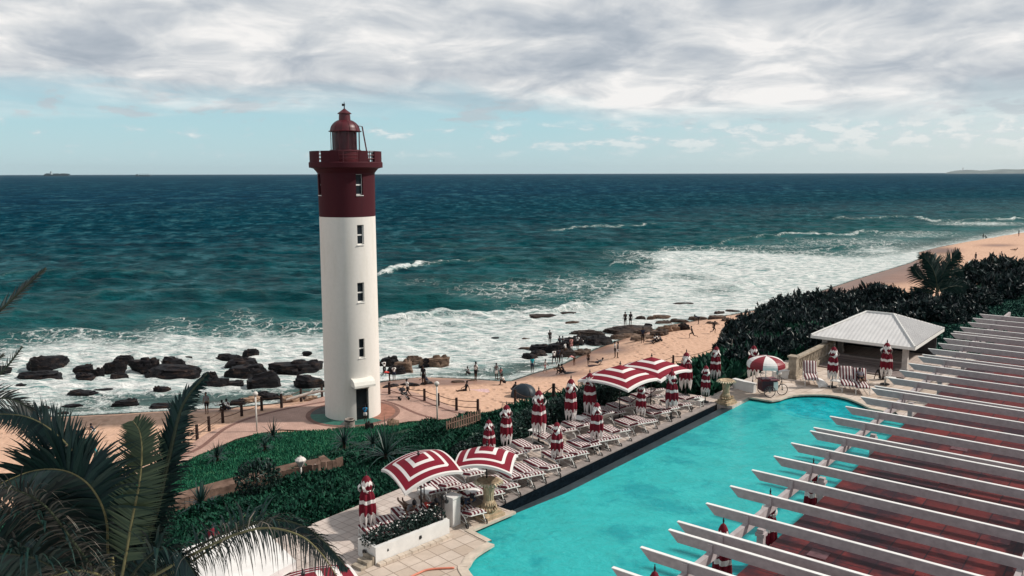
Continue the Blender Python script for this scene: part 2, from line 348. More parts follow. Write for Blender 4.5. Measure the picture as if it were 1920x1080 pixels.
def ocean():
    rows=np.concatenate([325+np.array([1.12,1.5,1.9,2.3,3,3.8,4.7]),np.arange(330.5,400,1.0),np.arange(400,560,.8),np.arange(560,800,1.0),np.arange(800,880,6)])[::-1]
    cols=np.concatenate([np.arange(-1500,-60,24),np.arange(-60,1980,3.1),np.arange(1980,3400,24)])
    tn=np.tan(np.arctan((rows-540)/F_PX)+PITCH); r=(CAM_H-SEA)/tn      # forward distance
    az=(cols-960)/F_PX
    Y=np.repeat(r[:,None],len(cols),1); X=Y*az[None,:]/math.cos(PITCH)*1.0
    Pt=np.stack([X.ravel(),Y.ravel()],1)
    # back to photo pixels (used only to author where foam and breakers lie on the water)
    V=np.column_stack([Pt,np.full(len(Pt),SEA-CAM_H)]); dd=V@fwn; px=960+F_PX*(V@RTn)/dd; py=540-F_PX*(V@UPn)/dd
    d=-shore_d(Pt)
    x,y=Pt.T; z=np.zeros(len(Pt)); R=np.hypot(x,y)
    amp=sm(d/40.0)*.8+.2
    rw=np.random.default_rng(3)
    for k in range(26):
        lam=math.exp(rw.uniform(math.log(4.5),math.log(38))); th=rw.normal(-math.pi/2-.15,.42); kx,ky=math.cos(th)*2*math.pi/lam,math.sin(th)*2*math.pi/lam
        fade=sm((lam*220-R)/(lam*110)); ph=rw.uniform(0,6.28)
        warp=.9*np.sin(x*.021+k)+.7*np.sin(y*.017+2*k)
        s=np.sin(kx*x+ky*y+ph+warp); z+=fade*amp*lam*.0062*(1-np.abs(s)*1.6+.3*s)
    foam=np.zeros(len(Pt)); crest=np.zeros(len(Pt))
    pxm=F_PX*(CAM_H-SEA)/np.maximum(R,1)**2    # vertical px per metre
    for i,(pl,h,wd) in enumerate(CRESTS):
        off,w,yy=seg_eval(px,py,pl); jit=np.sin(px*.05+i)*1.5+np.sin(px*.13+2*i)*.8
        dist=(off+jit)/np.maximum(pxm,1e-6)    # metres towards the camera
        g=np.where(dist>0,np.exp(-(dist/(wd*.45))**2),np.exp(-(dist/(wd*1.4))**2)); z+=h*g*w*(.75+.25*np.sin(px*.021+i)); crest=np.maximum(crest,g*w*min(h,1))
        face=np.exp(-((dist+.2)/(wd*.4))**2)*w
        fo={0:sm((800-px)/25)*1.5+.32*sm((980-px)/150),1:.55,2:.55*sm((px-1440)/60)+.25,3:.42,4:1.6,5:.85*(sm((1770-px)/20)*sm((px-1705)/20)+sm((px-1860)/30)+.35),11:1.,12:.6}.get(i,.12)
        foam=np.maximum(foam,face*fo)
        if i==4: foam=np.maximum(foam,sm(1-np.abs(dist-3.5)/6.0)*w*1.1)
    OUT=[(-900,655),(-300,650),(0,648),(60,634),(140,622),(230,634),(330,610),(400,622),(470,604),(540,618),(600,612),(715,602),(830,592),(1000,588),(1080,570),(1130,545),(1165,520),(1215,500),(1180,478),(1260,467),(1340,466),(1450,470),(1540,474),(1620,476),(1690,468),(1760,457),(1840,442),(1920,428),(2300,394),(3200,364)]
    poly=OUT+[(3300,400)]+SHORE_PX[::-1]
    pp=np.stack([px,py],1); ins=inpoly(pp,poly)
    q=pp*np.array([.35,1.0]); do=pl_dist(q,np.array(OUT)*np.array([.35,1.0]))
    sc=np.interp(py,[400,450,520,600,700],[6,9,16,26,34])
    den=np.where(ins,.34+.72*sm(do/sc),.34*np.exp(-(do/(sc*.45))**2))
    den*=np.where(py>360,1,0)
    foam=np.maximum(foam,den)
    for cx,cy,rx,ry,a in [(980,548,150,22,.40),(1100,535,110,26,.42),(1190,480,70,14,.3),(800,530,80,10,.22),(1250,560,90,14,.5),(1010,575,60,6,.5),(1600,455,150,10,.45),(1720,440,110,8,.4),(1480,462,120,6,.4),(1400,500,170,22,.6),(240,672,300,28,.95),(520,650,110,26,.9),(1840,420,80,4,.8),(330,600,60,14,.3),(450,590,60,12,.28),(1650,470,60,8,.9)]:
        foam=np.maximum(foam,a*np.exp(-((px-cx)/rx)**2-((py-cy)/ry)**2))
    for cx,cy,rx,ry,a in [(1000,690,95,12,.9),(930,700,70,8,.8),(350,752,190,14,1.0),(120,770,130,9,.9),(500,740,60,13,.8),(580,735,40,10,.7),(200,745,80,6,.5),(810,704,60,7,.4),(1340,545,50,9,.55),(1290,520,60,7,.4),(560,735,30,10,.5),(1550,461,90,7,.35)]:
        foam*=1-a*np.exp(-((px-cx)/rx)**2-((py-cy)/ry)**2)
    foam=np.maximum(foam,.85*np.exp(-(d/1.1)**2)*(d>-.5))
    z+=foam*.12*np.sin(x*1.7+np.sin(y*1.3))*np.sin(y*2.1+x*.6)*sm(d/4)
    z*=sm((9000-R)/6000); z=np.where(d<0,z*0,z*sm(d/6+.1))
    V=np.column_stack([x,y,SEA+z])
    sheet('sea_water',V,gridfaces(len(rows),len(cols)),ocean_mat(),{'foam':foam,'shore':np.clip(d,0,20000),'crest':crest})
ocean()
# ---- terrain
def sand_mat():
    m,nt,b=nodes('sand_ground'); x=NB(nt); setb(b,.85,.2); d=x.attr('shore'); pos=x.pos(); g=x.attr('green'); wm=x.attr('wet')
    dn=x.noise(pos,.35,4); wl=x.m('MULTIPLY_ADD',dn,5.0,d); 
    n1=x.noise(pos,2.2,5,.65,.4); v=x.n('ShaderNodeTexVoronoi'); x.i(v.inputs['Vector'],x.map(pos,sc=(1.5,1.1,1))); v.inputs['Scale'].default_value=1.0
    pits=x.ramp(v.outputs['Distance'],[(.10,1.0),(.42,0.0)])
    patchy=x.ramp(x.noise(pos,.16,3),[(.35,.25),(.6,1.0)])
    wf=x.ramp(x.m('MULTIPLY',wl,.1),[(.28,1.0),(.55,0.0)]); wf=x.m('MAXIMUM',wf,wm)
    dry=x.ramp(n1,[(.3,(.49,.305,.21)),(.7,(.66,.43,.315))])
    pitf=x.m('MULTIPLY',x.m('MULTIPLY',pits,patchy),x.m('SUBTRACT',1.0,wf,clamp=True))
    dry=x.mix(x.m('MULTIPLY',pitf,.5),dry,(.30,.17,.12))
    weed=x.ramp(x.noise(x.map(pos,rot=(0,0,.6),sc=(.35,1.6,1)),1.0,6,.7,.3),[(.60,0.0),(.68,.6)]); 
    dry=x.mix(x.m('MULTIPLY',weed,x.ramp(x.m('MULTIPLY',wl,.1),[(.5,1.0),(1.6,.15)])),dry,(.16,.085,.06))
    wet=x.ramp(x.noise(x.map(pos,rot=(0,0,.5),sc=(.2,.9,1)),1.0,4),[(.35,(.20,.115,.085)),(.65,(.29,.165,.12))])
    c=x.mix(wf,dry,wet); soil=x.ramp(n1,[(.3,(.012,.03,.018)),(.7,(.02,.05,.03))]); lawn=x.ramp(x.noise(pos,.6,5),[(.3,(.008,.055,.040)),(.7,(.012,.085,.055))])
    c=x.mix(g,c,x.mix(x.attr('lawn'),soil,lawn)); nt.links.new(c,b.inputs['Base Color'])
    nt.links.new(x.m('MULTIPLY_ADD',wf,-.45,.88),b.inputs['Roughness'])
    x.bump(b,x.m('ADD',x.m('MULTIPLY',pitf,-.9),x.m('MULTIPLY',n1,.35)),.9,.16)
    return m
def terrain():
    ths=np.radians(np.concatenate([np.arange(-80,-38,1.0),np.arange(-38,38,.2),np.arange(38,81,1.0)]))
    rs=np.concatenate([np.arange(2,22,2),np.arange(22,100,.33),100*np.exp(np.arange(0,math.log(60),.012))])
    T,Rr=np.meshgrid(ths,rs); x=(Rr*np.sin(T)).ravel(); y=(Rr*np.cos(T)).ravel(); Pt=np.stack([x,y],1)
    d=shore_d(Pt); z=hgt(Pt)
    w=Pt-np.array([O.x,O.y]); s=w@np.array([A.x,A.y]); t=w@np.array([NN.x,NN.y]); e=np.interp(s,EDGE_S,EDGE_T)
    und=.06*np.sin(x*.9+np.sin(y*.7)*2)*np.sin(y*.8+1)+.05*np.sin(x*.23+y*.31)
    z=np.where((d>2)&(t<e-1),z+und*sm((d-2)/4)*.8,z)
    green=np.where(t>e-.3,1.0,0); lawn=np.where((s>38)&(t>-2),1.0,0)
    keep=y>-30
    wetm=np.zeros(len(x))
    V3=np.column_stack([Pt,z-CAM_H]); dd=np.maximum(V3@fwn,.1); px=960+F_PX*(V3@RTn)/dd; py=540-F_PX*(V3@UPn)/dd
    for cx,cy,rx,ry,a in [(1065,670,45,16,1.),(1120,656,60,9,.7),(1620,515,110,17,1.2),(1560,540,70,14,1.1),(1700,500,60,12,1.),(1760,470,40,6,.7),(1690,503,80,8,.8),(800,716,120,7,.9),(300,768,200,6,.6),(1870,460,40,3,.5),(1000,700,100,7,.8)]:
        wetm=np.maximum(wetm,a*np.exp(-((px-cx)/rx)**2-((py-cy)/ry)**2))
    sheet('sand_ground',np.column_stack([x,y,z]),gridfaces(len(rs),len(ths)),sand_mat(),{'shore':d,'green':green,'lawn':lawn,'wet':sm(wetm*1.8)})
terrain()
# ---- flat polygon sheets
def tess(name,outer,holes,z,mat,kind='structure',thick=0.0):
    polys=[[Vector((p[0],p[1],0)) for p in outer]]+[[Vector((p[0],p[1],0)) for p in h] for h in holes]
    tr=geometry.tessellate_polygon(polys); vs=[(p.x,p.y,z) for pl in polys for p in pl]; n=len(vs); fs=[]
    for t in tr:
        a,b_,c=[Vector(vs[i]) for i in t]; t=tuple(t)
        if (b_-a).cross(c-a).z<0: t=t[::-1]
        fs.append(t)
    if thick:
        vs+= [(v[0],v[1],z-thick) for v in vs]; k=0
        for pl in polys:
            m=len(pl)
            for i in range(m): fs.append((k+i,k+(i+1)%m,n+k+(i+1)%m,n+k+i))
            k+=m
    b=MB(); b.add(vs,fs); o=b.build(name,mat); 
    if thick: 
        bm=bmesh.new(); bm.from_mesh(o.data); bmesh.ops.recalc_face_normals(bm,faces=bm.faces); bm.to_mesh(o.data); bm.free()
    if kind: o['kind']=kind
    return o
def smoothpoly(pts,n=6):
    out=[]; k=len(pts)
    for i in range(k-1):
        p0=pts[max(i-1,0)]; p1=pts[i]; p2=pts[i+1]; p3=pts[min(i+2,k-1)]
        for j in range(n):
            t=j/n; out.append(tuple(.5*((2*p1[q])+(-p0[q]+p2[q])*t+(2*p0[q]-5*p1[q]+4*p2[q]-p3[q])*t*t+(-p0[q]+3*p1[q]-3*p2[q]+p3[q])*t**3) for q in range(2)))
    out.append(tuple(pts[-1][:2])); return out
def paving(name,c1,c2,grout,bw,bh,rot,mort=.02,rough=.75,nvar=.5,offset=0.0,pj=.12):
    m,nt,b=nodes(name); x=NB(nt); setb(b,rough,.3); pos=x.pos(); v=x.map(pos,rot=(0,0,rot))
    q=x.n('ShaderNodeTexBrick'); q.offset=offset; x.i(q.inputs['Vector'],v); q.inputs['Color1'].default_value=(*c1,1); q.inputs['Color2'].default_value=(*c2,1); q.inputs['Mortar'].default_value=(*grout,1)
    q.inputs['Scale'].default_value=1; q.inputs['Mortar Size'].default_value=mort; q.inputs['Mortar Smooth'].default_value=.3; q.inputs['Brick Width'].default_value=bw; q.inputs['Row Height'].default_value=bh
    n=x.noise(pos,.7,5,.65); n2=x.noise(pos,6,4,.6)
    c=x.mix(x.m('MULTIPLY',x.ramp(n,[(.35,1.0),(.65,0.0)]),nvar),q.outputs[0],tuple(k*.55 for k in c1)); c=x.mix(x.m('MULTIPLY',x.ramp(n2,[(.3,1.0),(.6,0.0)]),.18),c,tuple(k*.6 for k in c1))
    nt.links.new(c,b.inputs['Base Color']); x.bump(b,x.m('ADD',x.m('MULTIPLY',q.outputs['Fac'],-1.0),x.m('MULTIPLY',n2,.3)),.35,.01); return m
M={}
M['deck']=paving('deck_tiles',(.56,.47,.42),(.63,.55,.50),(.30,.24,.21),.42,.42,-AZR,.018)
M['terr']=paving('stone_paving',(.50,.40,.32),(.66,.57,.50),(.27,.21,.17),.62,.62,-AZR+rad(8),.02,nvar=.35)
M['path']=paving('brick_path',(.46,.29,.235),(.56,.37,.30),(.36,.22,.18),.22,.11,.4,.012,nvar=.45,offset=.5)
M['kerbstone']=plain('kerb_stone',(.42,.35,.31),.8,.2,.2,4,.2)
M['coping']=plain('coping_stone',(.55,.47,.39),.7,.3,.16,2.5,.15)
PATH=[(150,1010),(240,925),(300,873),(327,852),(389,812),(454,785),(525,766),(570,755),(612,742),(716,729),(745,728),(775,735),(810,748),(850,764),(900,778),(960,790),(985,805),(900,835),(839,830),(842,806),(836,796),(820,790),(800,788),(765,790),(728,797),(700,803),(655,808),(596,808),(525,805),(478,814),(442,823),(404,841),(371,853),(338,871),(290,915),(230,985)]
pw=[G(x,y,0.05) for x,y in PATH]
tess('path',[(p.x,p.y) for p in pw],[],0.05,M['path'])
def strip(name,pxs,w,z,mat):
    pts=smoothpoly([G(x,y,z)[:] for x,y in pxs],5); b=MB(); vs=[]
    for i,p in enumerate(pts):
        a=Vector(pts[max(i-1,0)]); c=Vector(pts[min(i+1,len(pts)-1)]); dd=(c-a).normalized(); nn=Vector((-dd.y,dd.x)); q=Vector(p)
        vs+=[(*(q+nn*w/2),z),(*(q-nn*w/2),z)]
    b.add(vs,[(2*i+1,2*i+3,2*i+2,2*i) for i in range(len(pts)-1)]); o=b.build(name,mat); o['kind']='structure'; return o
darkb=plain('dark_brick',(.20,.11,.09),.85,.2,.2,6)
strip('path_border',[(300,872),(327,858),(374,840),(418,806),(454,789),(500,775),(555,763),(610,753)],.35,.058,darkb)
strip('path_border',[(716,750),(745,759),(790,778),(850,790),(930,797)],.3,.058,darkb)
strip('path_border',[(716,735),(752,738),(790,750),(850,772),(930,786)],.22,.062,darkb)
LHd=G(662.8,790.5,0); LHc=LHd+Vector((LHd.x,LHd.y,0)).normalized()*2.19; LHc.z=0
# painted ring round the lighthouse
def ring():
    gm=plain('green_paving',(.030,.125,.095),.7,.3,.2,2); tm=plain('terracotta_paving',(.30,.14,.10),.8,.2,.2,2); dk=plain('dark_paving',(.075,.085,.085),.8,.2,.2,2)
    b=MB(); n=96
    for j in range(n):
        a0,a1=2*math.pi*j/n,2*math.pi*(j+1)/n; u=(math.degrees(a0)+360)%360
        mi=0 if (u>275 and u<322) or (u>185 and u<262) else (2 if 130<u<185 else 1)
        if u>262 and u<275: mi=2
        vs=[(LHc.x+r*math.cos(a),LHc.y+r*math.sin(a),.066) for r,a in((2.0,a0),(3.35,a0),(3.35,a1),(2.0,a1))]; b.add(vs,[(0,1,2,3)],mi)
        vs=[(LHc.x+r*math.cos(a),LHc.y+r*math.sin(a),.072) for r,a in((3.35,a0),(3.72,a0),(3.72,a1),(3.35,a1))]; b.add(vs,[(0,1,2,3)],3)
    o=b.build('ground_ring',[gm,tm,dk,darkb]); o['kind']='structure'
ring()
# ---- pool and deck
near=[(913,1025),(893,1037),(875,1050),(865,1065),(860,1080)]
nearst=[ST(G(x,y,DZ-.15)) for x,y in near]
farst=[ST(G(x,y,DZ-.15)) for x,y in [(1372,768),(1408,748),(1448,754.5)]]
arc=[ST(G(x,y,DZ-.15)) for x,y in [(1448,754.5),(1480,744.5),(1530,742.5),(1567,745),(1599,752),(1624,762),(1636,769)]]
arc=smoothpoly(arc,4)
nearc=smoothpoly(nearst+[(-6.0,4.2),(-7.6,6.4),(-8.0,9.0)],5)
corner=ST(G(871,1003,DZ-.15)); c2=ST(G(960,965,DZ-.15))
# pool outline in deck coordinates, water side
INF=[(c2[0]+.05,c2[1]),(3.3,.80),(19.5,1.0)]
POOL=[corner]+INF+[farst[1]]+arc+[(24.0,8.6),(22.0,9.9),(-8.0,9.9)]+nearc[::-1]
GUT=[(c2[0],-.24),(19.35,.12),(19.5,1.0),(3.3,.80),(c2[0]+.05,c2[1])]
hole=[corner,(c2[0],c2[1]),(c2[0],-.24),(19.35,.12),(19.5,1.0)]+[farst[1]]+arc+[(24.0,8.6),(22.0,9.9),(-8.0,9.9)]+nearc[::-1]
W2=lambda l:[tuple(S(s,t)[:2]) for s,t in l]
deck_out=[(-24,-4.75),(20.4,-4.75),(20.4,-1.0),(33.6,-1.0),(33.6,.3),(43,.3),(43,40),(-24,40)]
tess('pool_deck',W2(deck_out),[W2(hole)],DZ,M['deck'],thick=3.2)
# warmer stone terrace strips at both pool ends, 4 mm proud
tr1=[corner,(c2[0]-.02,c2[1]),(c2[0]-.02,-.55),(-1.9,-.55),(-6.3,-.35),(-12,-.35),(-12,9.9),(-8.02,9.9)]+nearc[::-1]
tess('pool_terrace',W2(tr1),[],DZ+.006,M['terr'])
tr2=[(19.4,-.4),(19.55,.98),farst[1]]+arc+[(24.0,8.6),(27,12),(33.5,12),(33.5,-.6)]
tess('pool_terrace',W2(tr2),[],DZ+.006,M['terr'])
def edge_ribbon(name,pts,w,z,mat,side=1,h=.05):
    b=MB(); vs=[]; k=len(pts)
    for i in range(k):
        a=Vector(pts[max(i-1,0)]); c=Vector(pts[min(i+1,k-1)]); dd=(c-a).normalized(); nn=Vector((-dd.y,dd.x))*side; q=Vector(pts[i]); e=q+nn*w
        p0=S(q.x,q.y); p1=S(e.x,e.y); vs+=[(p0.x,p0.y,z),(p1.x,p1.y,z),(p0.x,p0.y,z-h),(p1.x,p1.y,z-h)]
    fs=[]
    for i in range(k-1): a=4*i; c=4*i+4; fs+=[(a,a+1,c+1,c),(a+2,a,c,c+2),(a+1,a+3,c+3,c+1)]
    b.add(vs,fs); o=b.build(name,mat); bm=bmesh.new(); bm.from_mesh(o.data); bmesh.ops.recalc_face_normals(bm,faces=bm.faces); bm.to_mesh(o.data); bm.free(); o['kind']='structure'; return o
edge_ribbon('pool_coping',[farst[1]]+arc+[(24.0,8.6)],.32,DZ+.035,M['coping'],1,.09)
edge_ribbon('pool_coping',nearc,.34,DZ+.035,M['coping'],-1,.09)
edge_ribbon('pool_coping',[corner,(c2[0],c2[1])],.22,DZ+.034,M['coping'],1,.09)
edge_ribbon('pool_coping',[(nearst[0][0],nearst[0][1]),corner],.22,DZ+.036,M['coping'],1,.09)
edge_ribbon('deck_kerb',[(c2[0]-.0,-.24),(19.4,.12)],.42,DZ+.07,plain('grey_kerb',(.30,.26,.245),.75,.3,.15,3,.1),-1,.12)
blk=plain('shade_black_tile',(.006,.012,.018),.25,.5,.3,5); slate=plain('slate_tile',(.020,.036,.045),.35,.5,.25,2.5)  # gutter's deep shadow put into the near-black tile colour
gt=tess('overflow_channel',W2([(c2[0],-.24),(19.38,.12),(19.42,.40),(3.3,.34),(c2[0]+.02,.14)]),[],DZ-.62,blk)
edge_ribbon('weir_wall',[(c2[0]+.02,.16),(3.3,.36),(19.42,.42)],.02,DZ-.17,slate,-1,.5)
tess('weir_shelf',W2([(c2[0]+.03,.15),(3.3,.35),(19.42,.41),(19.5,1.0),(3.3,.80),(c2[0]+.05,c2[1])]),[],DZ-.165,slate)
b_=MB()
p,q=S(c2[0],-.225),S(19.38,.135); b_.add([(p.x,p.y,DZ+.012),(q.x,q.y,DZ+.012),(q.x,q.y,DZ-.7),(p.x,p.y,DZ-.7)],[(0,1,2,3)]); b_.build('channel_wall',blk)['kind']='structure'
def pool_mat():
    m,nt,b=nodes('pool_water'); x=NB(nt); setb(b,.05,.30); b.inputs['IOR'].default_value=1.33; pos=x.pos()
    n=x.noise(pos,.7,7,.68,.25); n2=x.noise(pos,2.2,6,.7,.3); n3=x.noise(pos,.12,2)
    c=x.ramp(x.m('ADD',x.m('MULTIPLY',n,.65),x.m('MULTIPLY',n2,.35)),[(.40,(.0,.19,.23)),(.47,(.0,.29,.335)),(.53,(.0,.36,.42)),(.61,(.03,.46,.50))])
    cs=S(22.7,5.0); vd_=x.n('ShaderNodeVectorMath',operation='DISTANCE'); x.i(vd_.inputs[0],pos); vd_.inputs[1].default_value=(cs.x,cs.y,DZ-.16); wob=x.m('ADD',vd_.outputs['Value'],x.m('MULTIPLY',x.noise(pos,1.4,4,.6),.5))
    stp=x.ramp(x.m('MULTIPLY',wob,.2),[(.44,0.0),(.47,.45),(.50,.45),(.52,.15),(.545,.15),(.56,.75),(.64,.75)]); c=x.mix(stp,c,(.04,.40,.39))
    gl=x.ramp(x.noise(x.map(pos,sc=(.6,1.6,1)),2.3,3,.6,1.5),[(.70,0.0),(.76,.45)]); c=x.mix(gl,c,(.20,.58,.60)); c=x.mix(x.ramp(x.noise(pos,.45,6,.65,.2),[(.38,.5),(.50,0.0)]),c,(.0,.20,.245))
    nt.links.new(c,b.inputs['Base Color']); h=x.m('ADD',x.noise(x.map(pos,sc=(1,1.6,1)),1.8,4,.55,.6),x.m('MULTIPLY',x.noise(pos,6.5,3),.22)); bn=x.bump(b,h,.5,.15); df=nt.nodes.new('ShaderNodeBsdfDiffuse'); nt.links.new(c,df.inputs[0]); nt.links.new(bn,df.inputs['Normal']); ms=nt.nodes.new('ShaderNodeMixShader'); ms.inputs[0].default_value=.45; nt.links.new(b.outputs[0],ms.inputs[1]); nt.links.new(df.outputs[0],ms.inputs[2]); nt.links.new(ms.outputs[0],[n for n in nt.nodes if n.type=='OUTPUT_MATERIAL'][0].inputs[0]); return m
tess('pool_water',W2(POOL),[],DZ-.16,pool_mat())
# pool side band of dark mosaic just above the water
mos=plain('mosaic_tile',(.03,.10,.13),.3,.5,.4,22)
b_=MB(); rim=[farst[1]]+arc+[(24.0,8.6),(22.0,9.88),(-8.0,9.88)]+nearc[::-1]+[corner,(c2[0],c2[1])]
for i in range(len(rim)-1):
    p,q=S(*rim[i]),S(*rim[i+1]); b_.add([(p.x,p.y,DZ-.03),(q.x,q.y,DZ-.03),(q.x,q.y,DZ-.6),(p.x,p.y,DZ-.6)],[(0,1,2,3)])
b_.build('pool_wall',mos)['kind']='structure'
# curved pool steps under the far end, seen as paler bands through the water surface
# ================================================================== LIGHTHOUSE
M['white_wall']=None
def wallmat(name,c,stain):
    m,nt,b=nodes(name); x=NB(nt); setb(b,.75,.25); o=x.obj()
    n=x.noise(x.map(o,sc=(1.6,1.6,.25)),1.0,6,.65); n2=x.noise(o,4,4)
    col=x.mix(x.ramp(n,[(.5,0.0),(.75,.5)]),c,stain); col=x.mix(x.ramp(n2,[(.3,.12),(.6,0.0)]),col,tuple(q*.7 for q in c))
    nt.links.new(col,b.inputs['Base Color']); x.bump(b,x.noise(o,9,4),.12,.01); return m
lh_white=wallmat('lighthouse_white',(.74,.71,.665),(.60,.57,.50)); lh_red=wallmat('lighthouse_red',(.050,.0045,.010),(.033,.0035,.008))
metal_red=plain('red_metal',(.08,.007,.013),.42,.45,.15,5); dark=plain('dark_void',(.006,.008,.011),.35,.4,.1)
white=plain('white_paint',(.74,.73,.70),.5,.35,.05,4); blackm=plain('black_metal',(.012,.012,.014),.45,.4,.2)
glassd,nt_,b_g=nodes('dark_glass'); setb(b_g,.35,.15); b_g.inputs['Base Color'].default_value=(.012,.018,.024,1)
def lighthouse():
    L=empty('lighthouse',LHc,'tall round white lighthouse with dark red top standing beside the beach path','lighthouse')
    def hz_(py):
        lo,hi=0,40
        for _ in range(40):
            mm=(lo+hi)/2
            if P(LHc+Vector((0,0,mm)))[1]>py: lo=mm
            else: hi=mm
        return lo
    zb=hz_(405); zn=hz_(324); zs=hz_(315); zt=hz_(304); zp=hz_(284); ze=hz_(246.5); zd=hz_(226); zc=hz_(211); zk=hz_(205); zf=hz_(191)
    vd=math.atan2(-LHc.y,-LHc.x)     # azimuth of the side that faces the camera
    rr=lambda z: 2.19-.05*z/zb
    # wall shell with real window and door openings: columns of the wall are left out and framed by reveals
    n=120
    wins=[(vd+rad(22),643,.52,1.5),(vd+rad(23.5),541,.52,1.5),(vd+rad(25.5),436,.52,1.5)]
    def shell(z0,z1,ops,name,mat,rf,prof=None):
        zs_=sorted(set([z0,z1]+[q for o in ops for q in (o[2],o[3])]+list(np.arange(z0+.9,z1-.2,.9)))); b=MB(); cols=[2*math.pi*j/n for j in range(n)]
        for j in range(n):
            a0,a1=2*math.pi*j/n,2*math.pi*(j+1)/n; am=(a0+a1)/2
            for q in range(len(zs_)-1):
                za,zb_=zs_[q],zs_[q+1]; zm=(za+zb_)/2
                hit=any(abs(math.remainder(am-o[0],2*math.pi))<o[1] and o[2]<zm<o[3] for o in ops)
                if hit: continue
                b.add([(rf(z)*math.cos(a),rf(z)*math.sin(a),z) for a,z in((a0,za),(a1,za),(a1,zb_),(a0,zb_))],[(0,1,2,3)])
        # reveals
        for o in ops:
            js=[j for j in range(n) if abs(math.remainder(2*math.pi*(j+.5)/n-o[0],2*math.pi))<o[1]]
            aa=sorted([2*math.pi*j/n for j in js],key=lambda a:math.remainder(a-o[0],2*math.pi)); a0=aa[0]; a1=aa[-1]+2*math.pi/n
            for a in (a0,a1):
                b.add([(r*math.cos(a),r*math.sin(a),z) for r,z in((rf(o[2])+.0,o[2]),(rf(o[2])-.28,o[2]),(rf(o[3])-.28,o[3]),(rf(o[3]),o[3]))],[(0,1,2,3)])
            for z in (o[2],o[3]):
                for a in aa:
                    c=a+2*math.pi/n; b.add([(r*math.cos(t),r*math.sin(t),z) for r,t in((rf(z),a),(rf(z)-.28,a),(rf(z)-.28,c),(rf(z),c))],[(0,1,2,3)])
        bm=b; o_=bm.build(name,mat,L); me=o_.data; bb=bmesh.new(); bb.from_mesh(me); bmesh.ops.remove_doubles(bb,verts=bb.verts,dist=.0005); bb.to_mesh(me); bb.free(); autosmooth(o_,35); return o_
    hw=lambda w,r=2.15: w/2/r
    ops=[]
    for a,py,w,h in wins: zc_=hz_(py)-.05; ops.append((a,hw(w),zc_-h/2,zc_+h/2))
    door=(vd+rad(20),hw(1.05),.02,2.55); ops.append(door)
    shell(0,zb,ops,'white_wall',lh_white,rr)
    def rf2(z):
        u=(z-zb)/(zn-zb); return 2.145+.03*u
    rops=[(vd+rad(26.5),hw(.52),hz_(345)-.8,hz_(345)+.75),(vd-rad(68),hw(.52),hz_(345)-.8,hz_(345)+.75)]
    shell(zb,zn,rops,'red_wall',lh_red,rf2)
    # windows: frame, panes
    for k,o in enumerate(ops[:3]+rops):
        a=o[0]; r=2.13-.16; zc_=(o[2]+o[3])/2; h=o[3]-o[2]; w=.56; R=Matrix.Rotation(a-math.pi/2,3,'Z'); rad_=Vector((math.cos(a),math.sin(a),0))
        f=MB()
        for dx,dz,sx,sz in((-w/2+.03,0,.06,h),(w/2-.02,0,.035,h),(0,h/2-.02,w,.04),(0,-h/2+.035,w,.07),(0,-.02,w,.10)): f.box(rad_*r+R@Vector((dx,0,0))+Vector((0,0,zc_+dz)),(sx,.07,sz),M=R)
        fo=f.build('window',white,L); g=MB(); g.box(rad_*(r+.005)+Vector((0,0,zc_)),(w-.1,.02,h-.1),M=R); g.build('pane',glassd,fo)
        si=MB(); si.box(rad_*(r+.17)+Vector((0,0,o[2]-.05)),(w+.04,.12,.05),M=R); si.build('sill',white,fo)
    # door with bars and canopy
    a=door[0]; R=Matrix.Rotation(a-math.pi/2,3,'Z'); rv=Vector((math.cos(a),math.sin(a),0)); d=MB(); d.box(rv*1.86+Vector((0,0,1.28)),(1.1,.06,2.56),M=R); do=d.build('door',plain('dark_teal_paint',(.015,.028,.038),.5,.4,.2),L)
    g=MB()
    for i in range(11): g.tube([rv*2.0+R@Vector((-.48+i*.096,0,.05)),rv*2.0+R@Vector((-.48+i*.096,0,2.5))],.014,5)
    for z in (.25,1.0,1.15,2.3): g.box(rv*2.0+Vector((0,0,z)),(1.02,.03,.05),M=R)
    g.build('gate_bars',blackm,do)
    c=MB(); pr=[(0,0),(.42,-.05),(.72,-.2),(.86,-.45),(.86,-.62),(.80,-.62),(.78,-.47),(.66,-.26),(.40,-.12),(0,-.08)]
    for sgn in(0,):
        vs=[]; k=len(pr)
        for xx in(-.85,.85):
            for q,z in pr: vs.append(R@Vector((xx,0,0))+rv*(1.98+q)+Vector((0,0,3.42+z)))
        fs=[tuple(range(k)),tuple(range(2*k-1,k-1,-1))]+[(i,k+i,k+(i+1)%k,(i+1)%k) for i in range(k)]; c.add(vs,fs)
        for xx in(-.84,.84): c.add([R@Vector((xx,0,0))+rv*(1.98+q)+Vector((0,0,3.40+z)) for q,z in pr[:5]]+[R@Vector((xx,0,0))+rv*1.98+Vector((0,0,2.80))],[(0,1,2,3,4,5)])
    c.build('door_canopy',plain('cream_awning',(.76,.74,.68),.6,.3,.06),L)
    # gallery
    g=MB(); g.lathe([(2.17,zn-.02),(2.2,zn+.02),(2.45,zs-.05),(2.62,zs),(2.79,zs+.03),(2.80,zt-.06),(2.76,zt),(1.0,zt+.01)],72); autosmooth(g.build('gallery',lh_red,L),30)
    pb=MB(); hp=zp-zt
    solid=[(-95,-48),(-42,-11),(21,37),(52,100),(110,128),(146,214),(232,262)]
